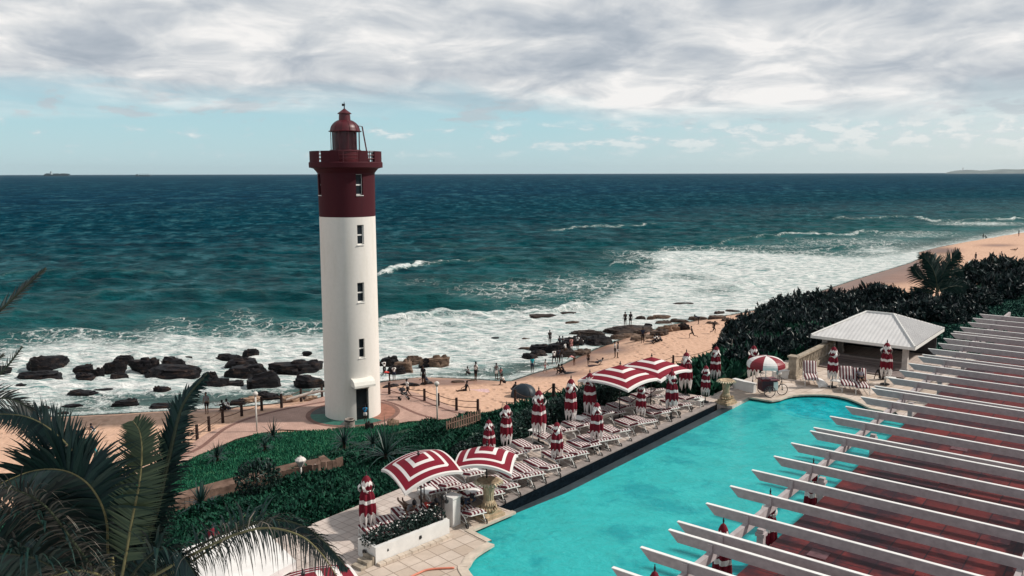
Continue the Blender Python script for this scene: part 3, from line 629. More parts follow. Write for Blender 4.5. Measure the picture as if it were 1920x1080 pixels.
    for a0,a1 in solid:
        m=max(3,int((a1-a0)/4)); ring_=[]
        for i in range(m+1):
            t=vd+rad(a0+(a1-a0)*i/m)
            for r,z in((2.72,zt),(2.72,zp),(2.60,zp),(2.60,zt)): ring_.append((r*math.cos(t),r*math.sin(t),z))
        fs=[(4*i+j,4*i+(j+1)%4,4*i+4+(j+1)%4,4*i+4+j) for i in range(m) for j in range(4)]+[(3,2,1,0),(4*m,4*m+1,4*m+2,4*m+3)]; pb.add(ring_,fs)
    autosmooth(pb.build('parapet',lh_red,L),30)
    rl=MB()
    for zz in (zt+.30*hp,zt+.62*hp,zp-.03): rl.tube([(2.66*math.cos(t),2.66*math.sin(t),zz) for t in np.linspace(0,2*math.pi,73)],.035,6,cap=False)
    for k in range(16): t=vd+rad(22.5*k-4); rl.tube([(2.66*math.cos(t),2.66*math.sin(t),zt),(2.66*math.cos(t),2.66*math.sin(t),zp)],.035,6)
    rl.build('railing',metal_red,L)
    # lantern
    rL=1.12; zg=zt+.38*(ze-zt)
    q=MB(); q.lathe([(rL,zt),(rL,zg-.05),(rL+.07,zg-.04),(rL+.07,zg+.04),(rL-.03,zg+.05)],48); q.lathe([(rL+.04,zt),(rL+.05,zt+.12),(rL,zt+.13)],48); autosmooth(q.build('lantern_base',metal_red,L),30)
    q=MB(); q.lathe([(.84,zg),(.84,ze-.02)],32); autosmooth(q.build('lantern_core',metal_red,L),30)
    lg=MB()
    for k in range(10): 
        t=vd+rad(36*k+12); lg.box((rL*.97*math.cos(t),rL*.97*math.sin(t),(zg+ze)/2),(.05,.06,ze-zg),t)
    lg.build('lantern_bar',metal_red,L)
    lg=MB()
    for a0 in (-70,-45,-20,8,35): 
        pass
    m_,nt,bb=nodes('lantern_glass'); setb(bb,.02,.5); bb.inputs['Transmission Weight'].default_value=1.0; bb.inputs['Base Color'].default_value=(.85,.95,.97,1); bb.inputs['IOR'].default_value=1.05
    lg.lathe([(rL*.95,zg+.05),(rL*.95,ze-.03)],40,cap=False); lg.build('lantern_glass',m_,L)
    q=MB(); prof=[(rL+.12,ze-.02),(rL+.14,ze+.02),(rL+.02,ze+.06)]+[(rL*math.cos(u),ze+.06+(zd-ze-.06)*1.12*math.sin(u)) for u in np.linspace(0,math.acos(.42),12)][1:]
    q.lathe(prof,48); dm=autosmooth(q.build('dome',metal_red,L),30)
    q=MB()
    for k in range(12):
        t=rad(30*k); q.tube([((r+.012)*math.cos(t),(r+.012)*math.sin(t),z) for r,z in prof[2:]],.018,5)
    q.build('dome_rib',metal_red,dm)
    q=MB(); q.lathe([(.45,prof[-1][1]-.03),(.42,zc-.12),(.50,zc-.10),(.50,zc-.04),(.44,zc),(.12,zk),(.07,zk+.05)],32); autosmooth(q.build('cupola',metal_red,L),30)
    q=MB(); q.tube([(0,0,zk),(0,0,zf)],[.05,.02],8); q.box((-.06,0,zk+.42*(zf-zk)+.1),(.24,.05,.18),vd+math.pi/2); q.tube([(-.55,0,zc-.1),(.55,0,zc-.1)],.02,5); q.build('weather_vane',blackm,L)
    ld=MB(); u=Vector((math.cos(vd+rad(80)),math.sin(vd+rad(80)),0)); v=Vector((-u.y,u.x,0))
    for s_ in(-.17,.17): ld.tube([u*1.75+v*s_+Vector((0,0,zt)),u*1.32+v*s_+Vector((0,0,ze+.38)),u*.95+v*s_+Vector((0,0,ze+.42))],.03,6)
    for i in range(9):
        f=i/9; ld.tube([u*(1.75-.43*f)+v*-.17+Vector((0,0,zt+.1+(ze+.3-zt)*f)),u*(1.75-.43*f)+v*.17+Vector((0,0,zt+.1+(ze+.3-zt)*f))],.02,5)
    ld.build('ladder',metal_red,L)
lighthouse()
# ================================================================== PERGOLA
pg_white=None
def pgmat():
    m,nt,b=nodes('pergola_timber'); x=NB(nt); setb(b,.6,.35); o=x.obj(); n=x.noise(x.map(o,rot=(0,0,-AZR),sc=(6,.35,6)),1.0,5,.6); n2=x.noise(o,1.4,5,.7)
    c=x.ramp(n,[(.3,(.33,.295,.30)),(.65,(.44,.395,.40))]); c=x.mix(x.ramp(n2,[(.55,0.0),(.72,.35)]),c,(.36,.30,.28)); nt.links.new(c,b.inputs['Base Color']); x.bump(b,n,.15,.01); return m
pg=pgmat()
def redroof():
    m,nt,b=nodes('red_roof_sheet'); x=NB(nt); setb(b,.5,.3); pos=x.pos(); v=x.map(pos,rot=(0,0,-AZR))
    q=x.n('ShaderNodeTexBrick'); q.offset=.5; x.i(q.inputs['Vector'],v); q.inputs['Color1'].default_value=(.080,.010,.011,1); q.inputs['Color2'].default_value=(.150,.020,.019,1); q.inputs['Mortar'].default_value=(.02,.006,.01,1)
    q.inputs['Scale'].default_value=1; q.inputs['Mortar Size'].default_value=.022; q.inputs['Brick Width'].default_value=1.86; q.inputs['Row Height'].default_value=.98
    n=x.noise(pos,.55,5,.7); n2=x.noise(pos,3,5,.7)
    c=x.mix(x.ramp(n,[(.42,.88),(.56,0.0)]),q.outputs[0],(.014,.007,.014)); c=x.mix(x.ramp(n2,[(.55,0.0),(.8,.4)]),c,(.22,.05,.045)); nt.links.new(c,b.inputs['Base Color']); x.bump(b,n2,.15,.01); return m  # dark blotches put rafter and building shadow into the red
rr_m=redroof()
PZ=9.1
lit_top=plain('sunlit_top_white',(.80,.79,.77),.5,.4,.06,2)  # sunlit rafter tops painted whiter than the timber's own sides
def pergola():
    L=empty('pergola',S(18,10.75),'long white timber pergola with many rafters over red roof sheets beside the pool','pergola')
    ix=L.location
    tips=[(1142,1062),(1201,1026),(1253,993),(1274,979),(1328,945),(1378,914),(1422,884.5),(1461,858),(1493,833),(1527,810),(1536,804),(1567,783),(1594,764),(1624,746),(1640,729),(1646,725),(1670,709),(1689,695),(1708,682),(1725,669),(1731,665),(1746,654.5),(1761,644),(1771,635),(1787,625.5),(1793,622),(1804,614),(1819,605),(1827,597),(1837,589)]
    ss=[ST(G(x,y,PZ)) for x,y in tips]; s0=ss[0][0]
    lst=[(q[0],9.45+random.uniform(-.06,.06)) for q in ss]
    for k in (1,2): lst.append((s0-1.55*k,9.3))
    for s,t0 in lst:
        b=MB(); h=.28; w=.09; t1=36
        pts=[]
        for side in(-w/2,w/2):
            for t,z in((t0,PZ),(t0+.30,PZ-h),(t1,PZ-h),(t1,PZ)): q=S(s+side,t,z)-ix; pts.append(q)
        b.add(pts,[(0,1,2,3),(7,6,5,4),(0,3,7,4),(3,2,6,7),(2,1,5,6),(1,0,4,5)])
        r_=b.build('rafter',pg,L); c_=MB(); c_.box(S(s,(t0+t1)/2,PZ+.012)-ix,(w+.02,t1-t0,.02),AZR); c_.build('sunlit_top',lit_top,r_)  # thin added strip carries the painted sunlit tone
    for t in (10.75,17.5,24.5):
        b=MB(); p=S(18.2,t,PZ-h-.12)-ix; b.box(p,(56,.14,.26),AZR); b.build('cross_beam',pg,L)
    # short hangers that hold the rafters on the front beam
    for s,t0 in lst:
        b=MB(); b.box(S(s-.07,10.75,PZ-.2)-ix,(.06,.16,.34),AZR); b.build('bracket',pg,L)
    for s in (-6.5,-1.0,4.4,10.6,16.6,22.6,28.5,34.5,41):
        for t in (10.98,24.5):
            b=MB(); b.box(S(s,t,(DZ+PZ-.6)/2)-ix,(.2,.2,PZ-.6-DZ+.02),AZR); b.box(S(s,t,DZ+.1)-ix,(.3,.3,.2),AZR); b.box(S(s,t,PZ-.75)-ix,(.28,.28,.1),AZR); b.build('post',pg,L)
    b=MB(); z0,z1=8.05,8.32
    for (sa,sb) in ((-9,44.5),):
        c=[S(sa,11.25,z0),S(sb,11.25,z0),S(sb,36,z1),S(sa,36,z1)]; lo=[q-Vector((0,0,.08)) for q in c]; b.add([q-ix for q in c+lo],[(0,1,2,3),(7,6,5,4),(0,4,5,1),(1,5,6,2),(2,6,7,3),(3,7,4,0)])
    ro=b.build('roof_sheet',rr_m,L)
    # pale reflections in the roof, painted as thin panels on the sheets
    pt=plain('reflection_pale',(.13,.065,.075),.5,.3,.3,5); rp=random.Random(5)
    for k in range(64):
        s=rp.uniform(-8,42); t=rp.uniform(11.6,27); z=z0+(z1-z0)*(t-11.25)/24.75+.012; b=MB(); b.box(S(s,t,z)-ix,(rp.uniform(.45,.7),rp.uniform(.42,.6),.02),AZR); b.build('reflection_panel',pt,ro)
pergola()
# ================================================================== POOLSIDE BAR PAVILION
def corr(name,c):
    m,nt,b=nodes(name); x=NB(nt); setb(b,.5,.4); n=x.noise(x.obj(),1.2,5,.6); nt.links.new(x.ramp(n,[(.3,tuple(q*.85 for q in c)),(.7,c)]),b.inputs['Base Color']); return m
M['plank']=None
def plankmat():
    m,nt,b=nodes('grey_planks'); x=NB(nt); setb(b,.7,.25); v=x.map(x.obj(),sc=(1,1,1)); q=x.n('ShaderNodeSeparateXYZ'); x.i(q.inputs[0],v)
    w=x.m('FRACT',x.m('MULTIPLY',q.outputs[2],6.5)); g=x.ramp(w,[(.0,0.0),(.08,0.0),(.14,1.0)]); n=x.noise(x.map(x.obj(),sc=(.5,.5,9)),1.0,4)
    c=x.mix(g,(.05,.04,.045),x.ramp(n,[(.3,(.17,.135,.13)),(.7,(.26,.215,.205))])); nt.links.new(c,b.inputs['Base Color']); return m
def pavilion():
    s0,s1,t0,t1,ez,rz_=33.75,42.2,.45,7.2,7.75,9.1
    L=empty('bar_pavilion',S(38,3.8),'small open bar pavilion with pale corrugated hip roof behind the far end of the pool','pavilion'); ix=L.location
    rm=corr('pale_roof_sheet',(.66,.65,.645)); c=[(s0,t0),(s0,t1),(s1,t1),(s1,t0)]; ra,rb=(38.0,2.9),(38.0,4.75)
    b=MB(); 
    def roofface(quad,nrm,name):
        # quad: lower-left, lower-right, upper-right, upper-left (upper may coincide); ribs run up the slope
        b=MB(); n=int((Vector(quad[1])-Vector(quad[0])).length/.27); ll,lr,ur,ul=[Vector(q) for q in quad]; base=(lr-ll); bl=base.length; bd=base/bl
        nr=base.cross(ul-ll).normalized(); nr=nr if nr.z>0 else -nr
        up=(nr.cross(bd)).normalized(); up=up if up.z>0 else -up
        ulc=((ul-ll).dot(bd),(ul-ll).dot(up)); urc=((ur-ll).dot(bd),(ur-ll).dot(up))
        def hmax(u):
            h=1e9
            if ulc[0]>1e-4: h=min(h,u/ulc[0]*ulc[1])
            if bl-urc[0]>1e-4: h=min(h,(bl-u)/(bl-urc[0])*urc[1])
            return max(0,min(h,ulc[1]))
        N=n*4
        for i in range(N):
            u0,u1=bl*i/N,bl*(i+1)/N; ph=[0,1,1,0]; o0,o1=ph[i%4]*nrm,ph[(i+1)%4]*nrm
            b.add([ll+bd*u0+nr*o0,ll+bd*u1+nr*o1,ll+bd*u1+up*hmax(u1)+nr*o1,ll+bd*u0+up*hmax(u0)+nr*o0],[(0,1,2,3)])
        return b.build(name,rm,L)
    C=[S(*q,ez)-ix for q in c]; RA=S(*ra,rz_)-ix; RB=S(*rb,rz_)-ix
    roofface((C[0],C[1],RB,RA),.012,'roof'); roofface((C[1],C[2],RB,RB),.12,'roof'); roofface((C[2],C[3],RA,RB),.03,'roof'); roofface((C[3],C[0],RA,RA),.03,'roof')
    b=MB()
    for p,q in((C[0],RA),(C[3],RA),(C[1],RB),(C[2],RB),(RA,RB)): b.tube([p+Vector((0,0,.05)),q+Vector((0,0,.05))],.07,6)
    b.build('ridge_cap',white,L)
    b=MB()
    for i in range(4):
        p,q=C[i],C[(i+1)%4]; mid=(p+q)/2-Vector((0,0,.09)); d=q-p; b.box(mid,(d.length+.06,.08,.2),math.atan2(d.y,d.x))
    b.build('fascia',white,L)
    b=MB(); b.add([q-Vector((0,0,.15)) for q in C],[(0,1,2,3)]); b.build('ceiling',plain('ceiling_board',(.25,.23,.22),.7),L)  # plain grey-brown boards under the roof
    for q in((34.5,1.2),(34.5,6.5),(41.5,1.2),(41.5,6.5),(38,1.2)):
        b=MB(); b.box(S(*q,(DZ+ez)/2-.05)-ix,(.34,.34,ez-DZ),AZR); b.box(S(*q,DZ+.12)-ix,(.44,.44,.24),AZR); b.build('post',plain('stone_post',(.50,.46,.43),.75,.2),L)
    pk=plankmat()
    b=MB(); b.box(S(35.1,3.85,DZ+.22)-ix,(.16,5.0,.44),AZR); b.build('counter_front',pk,L)
    b=MB(); b.box(S(35.2,3.85,DZ+.47)-ix,(.55,5.2,.07),AZR); b.build('counter_top',plain('counter_stone',(.30,.26,.25),.4),L)
    b=MB(); b.box(S(41.3,3.85,DZ+1.0)-ix,(.2,6.2,2.0),AZR); b.box(S(38.5,.75,DZ+.6)-ix,(5.6,.12,1.2),AZR); b.build('back_wall',plain('dark_board',(.035,.035,.04),.7),L)
    b=MB(); b.box(S(40.9,3.85,DZ+1.1)-ix,(.3,4.6,.05),AZR); b.box(S(40.9,3.85,DZ+1.5)-ix,(.3,4.6,.05),AZR)
    sh=b.build('shelf',pk,L)
    b=MB(); rp=random.Random(2)
    for k in range(26):
        s,t,z=40.85,1.8+k*.16,DZ+(1.14 if k%2 else 1.54); b.lathe([(.035,0),(.035,.16),(.013,.22),(.013,.28)],8,S(s,t,z)-ix)
    b.build('bottle',plain('bottle_glass',(.10,.13,.10),.2,.6,.5,9),sh)
    # timber deck in front of the counter, a real step of boards
    b=MB()
    for k in range(13): b.box(S(32.35+k*.2,3.9,DZ+.06)-ix,(.185,6.2,.07),AZR)
    b.build('timber_step',plain('worn_boards',(.24,.195,.185),.75,.2,.25,4),L)
pavilion()
# ================================================================== STONE BALUSTRADE, PLANTERS, WALLS
stone=plain('weathered_stone',(.34,.29,.23),.85,.2,.28,3,.3,18); sandst=plain('sandstone',(.43,.33,.22),.85,.2,.30,5,.4,25); wwall=plain('white_plaster',(.70,.69,.67),.7,.25,.07,2,.05)
def balustrade():
    p0,p1=ST(G(1487,709,DZ)),(36.4,.35); a=S(*p0); c=S(36.4,p0[1]); L=empty('stone_balustrade',a,'weathered stone balustrade rising beside the bar pavilion in front of the dark bushes','balustrade'); d=(c-a); ln=d.length; dn=d.normalized(); az=math.atan2(d.y,d.x)
    b=MB(); b.box(Vector((0,0,.7)),(.5,.5,1.4),az); b.box(Vector((0,0,1.44)),(.64,.64,.1),az); b.box(Vector((0,0,.12)),(.66,.66,.24),az); b.build('pier',stone,L)
    b=MB(); b.box(dn*(ln/2+.25)+Vector((0,0,.2)),(ln,.36,.4),az); b.build('plinth',stone,L)
    b=MB(); b.box(dn*(ln/2+.25)+Vector((0,0,1.28)),(ln,.36,.12),az); b.build('coping',stone,L)
    prof=[(.09,0),(.09,.06),(.05,.1),(.085,.28),(.10,.36),(.05,.6),(.045,.7),(.085,.76),(.085,.82)]
    k=int(ln/.3)
    for i in range(k):
        b=MB(); b.lathe(prof,10,dn*(.42+i*.3)+Vector((0,0,.4))); b.build('baluster',stone,L,smooth=True)
balustrade()
def lowwall(pa,pb,h,w,label):
    a,c=G(*pa,DZ),G(*pb,DZ); d=c-a; L=empty('low_wall',a,label,'wall'); az=math.atan2(d.y,d.x)
    b=MB(); b.box(d/2+Vector((0,0,h/2)),(d.length,w,h),az); b.build('wall_body',wwall,L); b=MB(); b.box(d/2+Vector((0,0,h+.02)),(d.length+.06,w+.08,.05),az); b.build('wall_cap',wwall,L)
lowwall((1376,727),(1415,737),.55,.25,'low white plaster wall with flat cap behind the snack cart wheels')
lowwall((1449,711),(1477,709),.5,.25,'short white kerb wall between the snack cart and the stone balustrade')
def lamp_spot(p,label):
    L=empty('floodlight',p,label,'floodlight'); b=MB(); b.tube([(0,0,0),(0,0,.35)],.02,6); b.build('stake',blackm,L); b=MB(); b.lathe([(.05,-.08),(.11,-.04),(.12,.05),(.11,.06)],14,(0,0,.42)); b.build('lamp_head',white,L)
lamp_spot(G(1462,712,DZ),'small round white floodlight on the short kerb wall by the balustrade')
def leaves(blobs,n,ll,lw,seed=0,mi=0,shell=.55,up=0.0,mb=None):
    """many small pointed leaves scattered through ellipsoid blobs (centre, rx, ry, rz)"""
    r=np.random.default_rng(seed); b=mb or MB()
    for c,rx,ry,rz_ in blobs:
        d=r.normal(size=(n,3)); d/=np.linalg.norm(d,axis=1)[:,None]; rad_=shell+(1-shell)*r.random(n)**.7; ctr=np.array(c)+d*np.array([rx,ry,rz_])*rad_[:,None]
        ax=r.normal(size=(n,3))+d*.6; ax[:,2]+=up; ax/=np.linalg.norm(ax,axis=1)[:,None]; q=r.normal(size=(n,3)); sd_=np.cross(ax,q); sd_/=np.linalg.norm(sd_,axis=1)[:,None]
        L_=(ll*(.7+.6*r.random(n)))[:,None]; W_=(lw*(.7+.6*r.random(n)))[:,None]; nrm=np.cross(ax,sd_)*.18*L_
        v=np.stack([ctr-ax*L_/2,ctr+sd_*W_/2+nrm*.5,ctr+ax*L_/2,ctr-sd_*W_/2+nrm*.5],1).reshape(-1,3)
        k=len(b.v); b.v.extend(map(tuple,v.tolist())); b.f.extend([(k+4*i,k+4*i+1,k+4*i+2,k+4*i+3) for i in range(n)]); b.m.extend([mi]*n); b.att.extend([0.0]*(4*n))
    return b
def planter():
    A0=G(705,1060,DZ); B0=G(843,1004,DZ); d=(B0-A0); d.z=0; dn=d.normalized(); nn=Vector((-dn.y,dn.x,0)); w=1.05; h=.62; ln=d.length; az=math.atan2(d.y,d.x)
    L=empty('white_planter',A0,'long white plaster planter box full of dark shrubs beside the near end of the pool','planter')
    b=MB(); t=.16
    b.box(dn*ln/2+nn*t/2+Vector((0,0,h/2)),(ln,t,h),az); b.box(dn*ln/2+nn*(w-t/2)+Vector((0,0,h/2)),(ln,t,h),az)
    b.box(dn*t/2+nn*w/2+Vector((0,0,h/2)),(t,w-2*t-.002,h-.003),az); b.box(dn*(ln-t/2)+nn*w/2+Vector((0,0,h/2)),(t,w-2*t-.002,h-.003),az); b.build('planter_wall',wwall,L)
    b=MB()
    for i in range(12): b.box(dn*(ln*(i+.5)/12)-nn*.13+Vector((0,0,.05)),(ln/12-.02,.2,.1+.012*(i%2)),az)
    b.build('stone_edge',M['coping'],L)
    b=MB(); b.box(dn*ln/2+nn*w/2+Vector((0,0,h-.12)),(ln-2*t-.01,w-2*t-.01,.1),az); b.build('soil',plain('soil',(.02,.016,.012),.9),L)
    b=MB(); b.lathe([(.0,0),(.08,0),(.1,.03),(.1,.05)],16,(0,0,0)); o=b.build('vent_ring',blackm,L); o.location=nn*w*.55-dn*.03+Vector((0,0,.3)); o.rotation_euler=(0,rad(-90),az)
    lf=leaves([(dn*(ln*u)+nn*(w*.5)+Vector((0,0,h+.1)),.42,.42,.30) for u in np.linspace(.07,.93,9)],330,.11,.055,seed=4)
    lf.build('shrub_foliage',leafmat('planter_leaf',[(.004,.012,.012),(.006,.022,.018),(.012,.04,.03)]),L)
    b=MB(); rp=random.Random(3)
    for i in range(34): p=dn*(ln*rp.uniform(.05,.95))+nn*w*rp.uniform(.15,.85)+Vector((0,0,h+.35+rp.uniform(-.05,.1))); b.lathe([(.0,-.02),(.03,0),(0,.02)],6,p,cap=False)
    b.build('white_blossom',white,L)
planter()
def steps():
    a=G(664,1066,DZ); L=empty('corner_steps',a,'three small stone steps at the left end of the white planter','steps')
    az=AZR
    for i in range(3): b=MB(); b.box(Vector((A.x,A.y,0))*(.26*i+.13)-Vector((NN.x,NN.y,0))*-.1+Vector((0,0,.05+.05*i)),(.24,.5,.1+.1*i),az); b.build('step',stone,L)
steps()
def fountain(loc,rz,label,k=1.0):
    L=empty('urn_fountain',loc,label,'fountain',rz=rz); L.scale=(k,k,k)
    b=MB(); b.box((0,0,.07),(1.05,.85,.14)); b.box((0,0,.20),(.86,.66,.12)); b.build('plinth',sandst,L)
    def fl(r,z,a): return r*(1+.06*math.cos(14*a)),z
    b=MB(); b.lathe([(.20,.62),(.19,.75),(.20,.9),(.215,1.05),(.235,1.2),(.25,1.28)],84,(0.05,0,0),fn=fl); b.build('fluted_column',sandst,L,smooth=True)
    # curled scroll base, wide leafy foot bending into the column
    b=MB(); pts=[(-.42,0,.36),(-.36,0,.30),(-.22,0,.30),(-.05,0,.36),(.03,0,.5),(.05,0,.68)]; b.tube(pts,[.05,.10,.17,.23,.24,.20],18); 
    for i in range(22):
        a=2*math.pi*i/22; r=.30+.05*math.sin(3*a); p=Vector((-.02+r*1.25*math.cos(a),r*.95*math.sin(a),.30)); b.tube([p,p+Vector((math.cos(a)*.06,math.sin(a)*.06,.07)),p+Vector((math.cos(a)*.02,math.sin(a)*.02,.14))],[.045,.05,.015],6)
    for i in range(9):
        a=rad(200+20*i); b.tube([Vector((.05+.2*math.cos(a),.2*math.sin(a),.40+.03*(i%3))),Vector((.05+.27*math.cos(a),.27*math.sin(a),.50)),Vector((.05+.22*math.cos(a),.22*math.sin(a),.60))],[.04,.05,.02],6)
    b.build('scroll_base',sandst,L,smooth=True)
    b=MB(); b.lathe([(.24,1.26),(.30,1.30),(.40,1.38),(.45,1.43),(.44,1.46),(.36,1.43),(.22,1.37),(0,1.35)],40,(.05,0,0),cap=False)
    bo=b.build('bowl',sandst,L,smooth=True)
    b=MB(); n=22
    for i in range(n):
        a=2*math.pi*i/n; w=math.pi/n*.95; q=lambda r,t,z: (.05+r*math.cos(t),r*math.sin(t),z)
        vs=[q(.40,a-w,1.44),q(.40,a+w,1.44),q(.50,a+w*.8,1.44),q(.60,a,1.36),q(.50,a-w*.8,1.44)]; vs+=[(x,y,z-.03) for x,y,z in vs]
        b.add(vs,[(0,1,2,3,4),(9,8,7,6,5)]+[(j,(j+1)%5,5+(j+1)%5,5+j) for j in range(5)])
    b.build('petal_rim',plain('pale_sandstone',(.60,.51,.38),.8,.2,.2,6),bo)
fountain(S(-.85,.02,DZ+.006),AZR-rad(8),'carved sandstone fountain with sunflower bowl at the near corner of the pool')
fountain(S(19.85,.45,DZ+.006),AZR+rad(170),'carved stone fountain with sunflower bowl at the far corner of the pool beside the cart',.95)
def pillar():
    p=G(849,983,DZ); L=empty('white_pillar',p,'square white plaster pillar beside the near sandstone fountain','pillar'); b=MB(); b.box((0,0,.55),(.42,.42,1.1),AZR); b.build('shaft',wwall,L); b=MB(); b.box((0,0,1.13),(.5,.5,.07),AZR); b.build('cap',wwall,L)
pillar()
def railhook(px,py,h,label,hook=True):
    p=G(px,py,DZ+.05); L=empty('swan_neck_light',p,label,'garden light'); pts=[(0,0,0),(0,0,h*.85),(.03,0,h*.95),(.09,0,h),(.15,0,h*.95),(.17,0,h*.86)]
    b=MB(); b.tube(pts,.022,8); b.build('stem',blackm,L); b=MB(); b.lathe([(.02,.06),(.07,.03),(.08,-.05),(.05,-.09)],12,(.18,0,h*.82)); b.build('lamp_head',blackm,L); b=MB(); b.lathe([(.07,0),(.07,.03),(.02,.05)],12); b.build('foot',blackm,L)
railhook(716,1047,.42,'short black swan neck light at the left end of the white planter')
railhook(778,1023,.42,'short black swan neck light in front of the middle of the white planter')
railhook(829,1003,1.6,'tall black swan neck light at the right end of the white planter')
railhook(796,962,1.6,'tall black swan neck light behind the planter near the white side table')
def handrail():
    b=MB(); pts=smoothpoly([G(x,y,DZ+.02)[:2] for x,y in [(768,1084),(785,1076),(800,1070),(820,1067.5),(852,1066)]],5); b.tube([(x,y,DZ+.05) for x,y in pts],.035,8); o=b.build('coral_hose',plain('coral_rubber',(.60,.20,.13),.5),None,smooth=True); tag(o,'thick coral coloured hose lying across the paving at the near end of the pool','hose')
handrail()
# ================================================================== PARASOLS
def stripe(name,pts,c1=(.155,.008,.020),c2=(.70,.66,.64),rough=.75):
    m,nt,b=nodes(name); x=NB(nt); setb(b,rough,.2); c=x.attr('band'); f=x.ramp(c,[(p,float(v)) for p,v in pts],'CONSTANT')
    n=x.noise(x.obj(),2.5,4); a=x.mix(x.ramp(n,[(.35,.3),(.65,0.0)]),c1,tuple(q*.65 for q in c1)); w=x.mix(x.ramp(n,[(.35,.25),(.65,0.0)]),c2,tuple(q*.8 for q in c2))
    nt.links.new(x.mix(f,a,w),b.inputs['Base Color']); x.bump(b,x.noise(x.obj(),30,3),.12,.004); return m
st_closed=stripe('striped_canvas_folded',[(0,0),(.15,1),(.24,0),(.53,1),(.61,0),(.84,1)])
st_open=stripe('striped_canvas',[(0,0),(.24,1),(.36,0),(.60,1),(.70,0),(.915,1)],(.20,.010,.024))
white_canvas=plain('white_canvas',(.72,.70,.68),.8,.2,.06,3)
def closed_proto(seed,flap):
    r=random.Random(seed); L=empty('closed_parasol',(0,0,0),'x','parasol','folded red and white striped parasols')
    b=MB(); b.tube([(0,0,0),(0,0,2.62)],.028,8); b.build('pole',blackm,L,smooth=True)
    b=MB(); b.lathe([(.0,0),(.27,0),(.27,.05),(.20,.07),(.05,.09),(.04,.30),(0,.30)],20,cap=False); b.build('base',blackm,L)
    b=MB(); b.lathe([(0,2.60),(.035,2.62),(.035,2.68),(.015,2.70),(.02,2.74),(0,2.76)],8,cap=False); b.build('finial',blackm,L)
    Lc=1.80; n=48; prof=[(.02,0),(.10,.03),(.17,.09),(.205,.16),(.215,.22),(.19,.28),(.165,.32),(.20,.37),(.245,.43),(.265,.50),(.275,.58),(.29,.66),(.305,.75),(.30,.82),(.285,.88),(.26,.94),(.22,1.0)]
    ph=r.uniform(0,6.28); fd=[r.uniform(.75,1.25) for _ in range(8)]
    vs=[]; at=[]
    for i,(rr_,h) in enumerate(prof):
        for j in range(n):
            a=2*math.pi*j/n; k=int(((a+ph)%6.283)/(math.pi/4))%8; fold=math.cos(8*a+ph); u=sm(np.array((h-.08)/.3))
            r2=rr_*(1+.20*fold*float(u)*fd[k]+.05*math.sin(3*a+seed)*float(u))*(flap if h>.35 else 1)
            ext=0.0
            if h>.8: ext=.16*max(0,fold)*(h-.8)/.2*fd[k]*1.4-.05*(1-fold)*(h-.8)/.2
            z=2.58-Lc*(h+ext)
            vs.append((r2*math.cos(a),r2*math.sin(a),z)); at.append(min(1,h+.045*abs(math.sin(4*a+ph/2))*(1 if h<.4 else -.4)+.012*math.sin(5*a)))
    k=len(prof); fs=[(i*n+j,i*n+(j+1)%n,(i+1)*n+(j+1)%n,(i+1)*n+j) for i in range(k-1) for j in range(n)]
    b=MB(); b.add(vs,fs,0,at); c=b.build('canopy',st_closed,L,smooth=True,attr='band')
    # loose white hem flaps pulled up and tied: loops standing off the cloth
    for q in range(4):
        a=ph+q*math.pi/2+r.uniform(-.2,.2); b=MB(); vs=[]; m=8
        for i in range(m):
            t=i/(m-1); rad_=.20+.09*math.sin(math.pi*t)+.02*q; z=2.24-.34*t; w=.085*(1-.4*abs(2*t-1)); aa=a+(.35-.7*t)*(1 if q%2 else -1)
            for s_ in(-1,1): vs.append((rad_*math.cos(aa)+s_*w*math.sin(aa),rad_*math.sin(aa)-s_*w*math.cos(aa),z+.03*s_))
        b.add(vs,[(2*i,2*i+1,2*i+3,2*i+2) for i in range(m-1)]); b.build('tied_flap',white_canvas,c)
    b=MB(); b.lathe([(.185,0),(.19,.03),(.185,.05)],20,(0,0,1.94),cap=False); b.build('tie',white_canvas,c)
    # ragged hem points
    b=MB()
    for q in range(8):
        a=ph/8+q*math.pi/4+r.uniform(-.15,.15); rd=.26+r.uniform(-.04,.04); w=.07; L2=r.uniform(.12,.30); z=2.58-Lc*.93
        b.add([(rd*math.cos(a-w*4),rd*math.sin(a-w*4),z),(rd*math.cos(a+w*4),rd*math.sin(a+w*4),z),(rd*.86*math.cos(a+.1),rd*.86*math.sin(a+.1),z-L2*.7),(rd*.8*math.cos(a),rd*.8*math.sin(a),z-L2)],[(0,1,2,3)])
    b.build('hem_point',white_canvas,c)
    return L
cp=[closed_proto(1,1.0),closed_proto(2,1.08),closed_proto(3,.92)]
CU=[(690,1006,884,'tall folded red and white parasol standing alone on the deck left of the planter'),
(917,862,782,'folded striped parasol peeking out behind the near open striped umbrella beside the hedge'),
(950,850,753,'folded striped parasol by the hedge just left of the white side table'),
(1010,832,725,'folded striped parasol by the hedge just right of the white side table'),
(1044,874,786,'folded striped parasol standing among the first loungers of the pool edge row'),
(1070,805,704,'folded striped parasol in front of the beach fence between the loungers and the dark tent'),
(1105,790,693,'folded striped parasol touching the left tip of the open umbrellas by the hedge'),
(1118,841,749,'folded striped parasol in the pool edge row left of the open umbrella pair'),
(1201,792,713,'folded striped parasol under the right side of the lower open umbrella of the pair'),
(1258,784,690,'folded striped parasol at the right tip of the open umbrella pair'),
(1285,742,655,'folded striped parasol against the beach, just right of the open umbrella pair'),
(1322,754,681,'folded striped parasol in the pool edge row just left of the far stone fountain'),
(1341,722,645,'folded striped parasol by the picket fence at the left edge of the dark bushes'),
(1411,722,643,'folded striped parasol rising behind the snack cart in front of the dark bushes'),
(1560,726,645,'folded striped parasol between the towel covered lounger and the bar pavilion'),
(1659,721,637,'folded striped parasol right of the reclining guest, in front of the pavilion roof')]
used=[0,0,0]
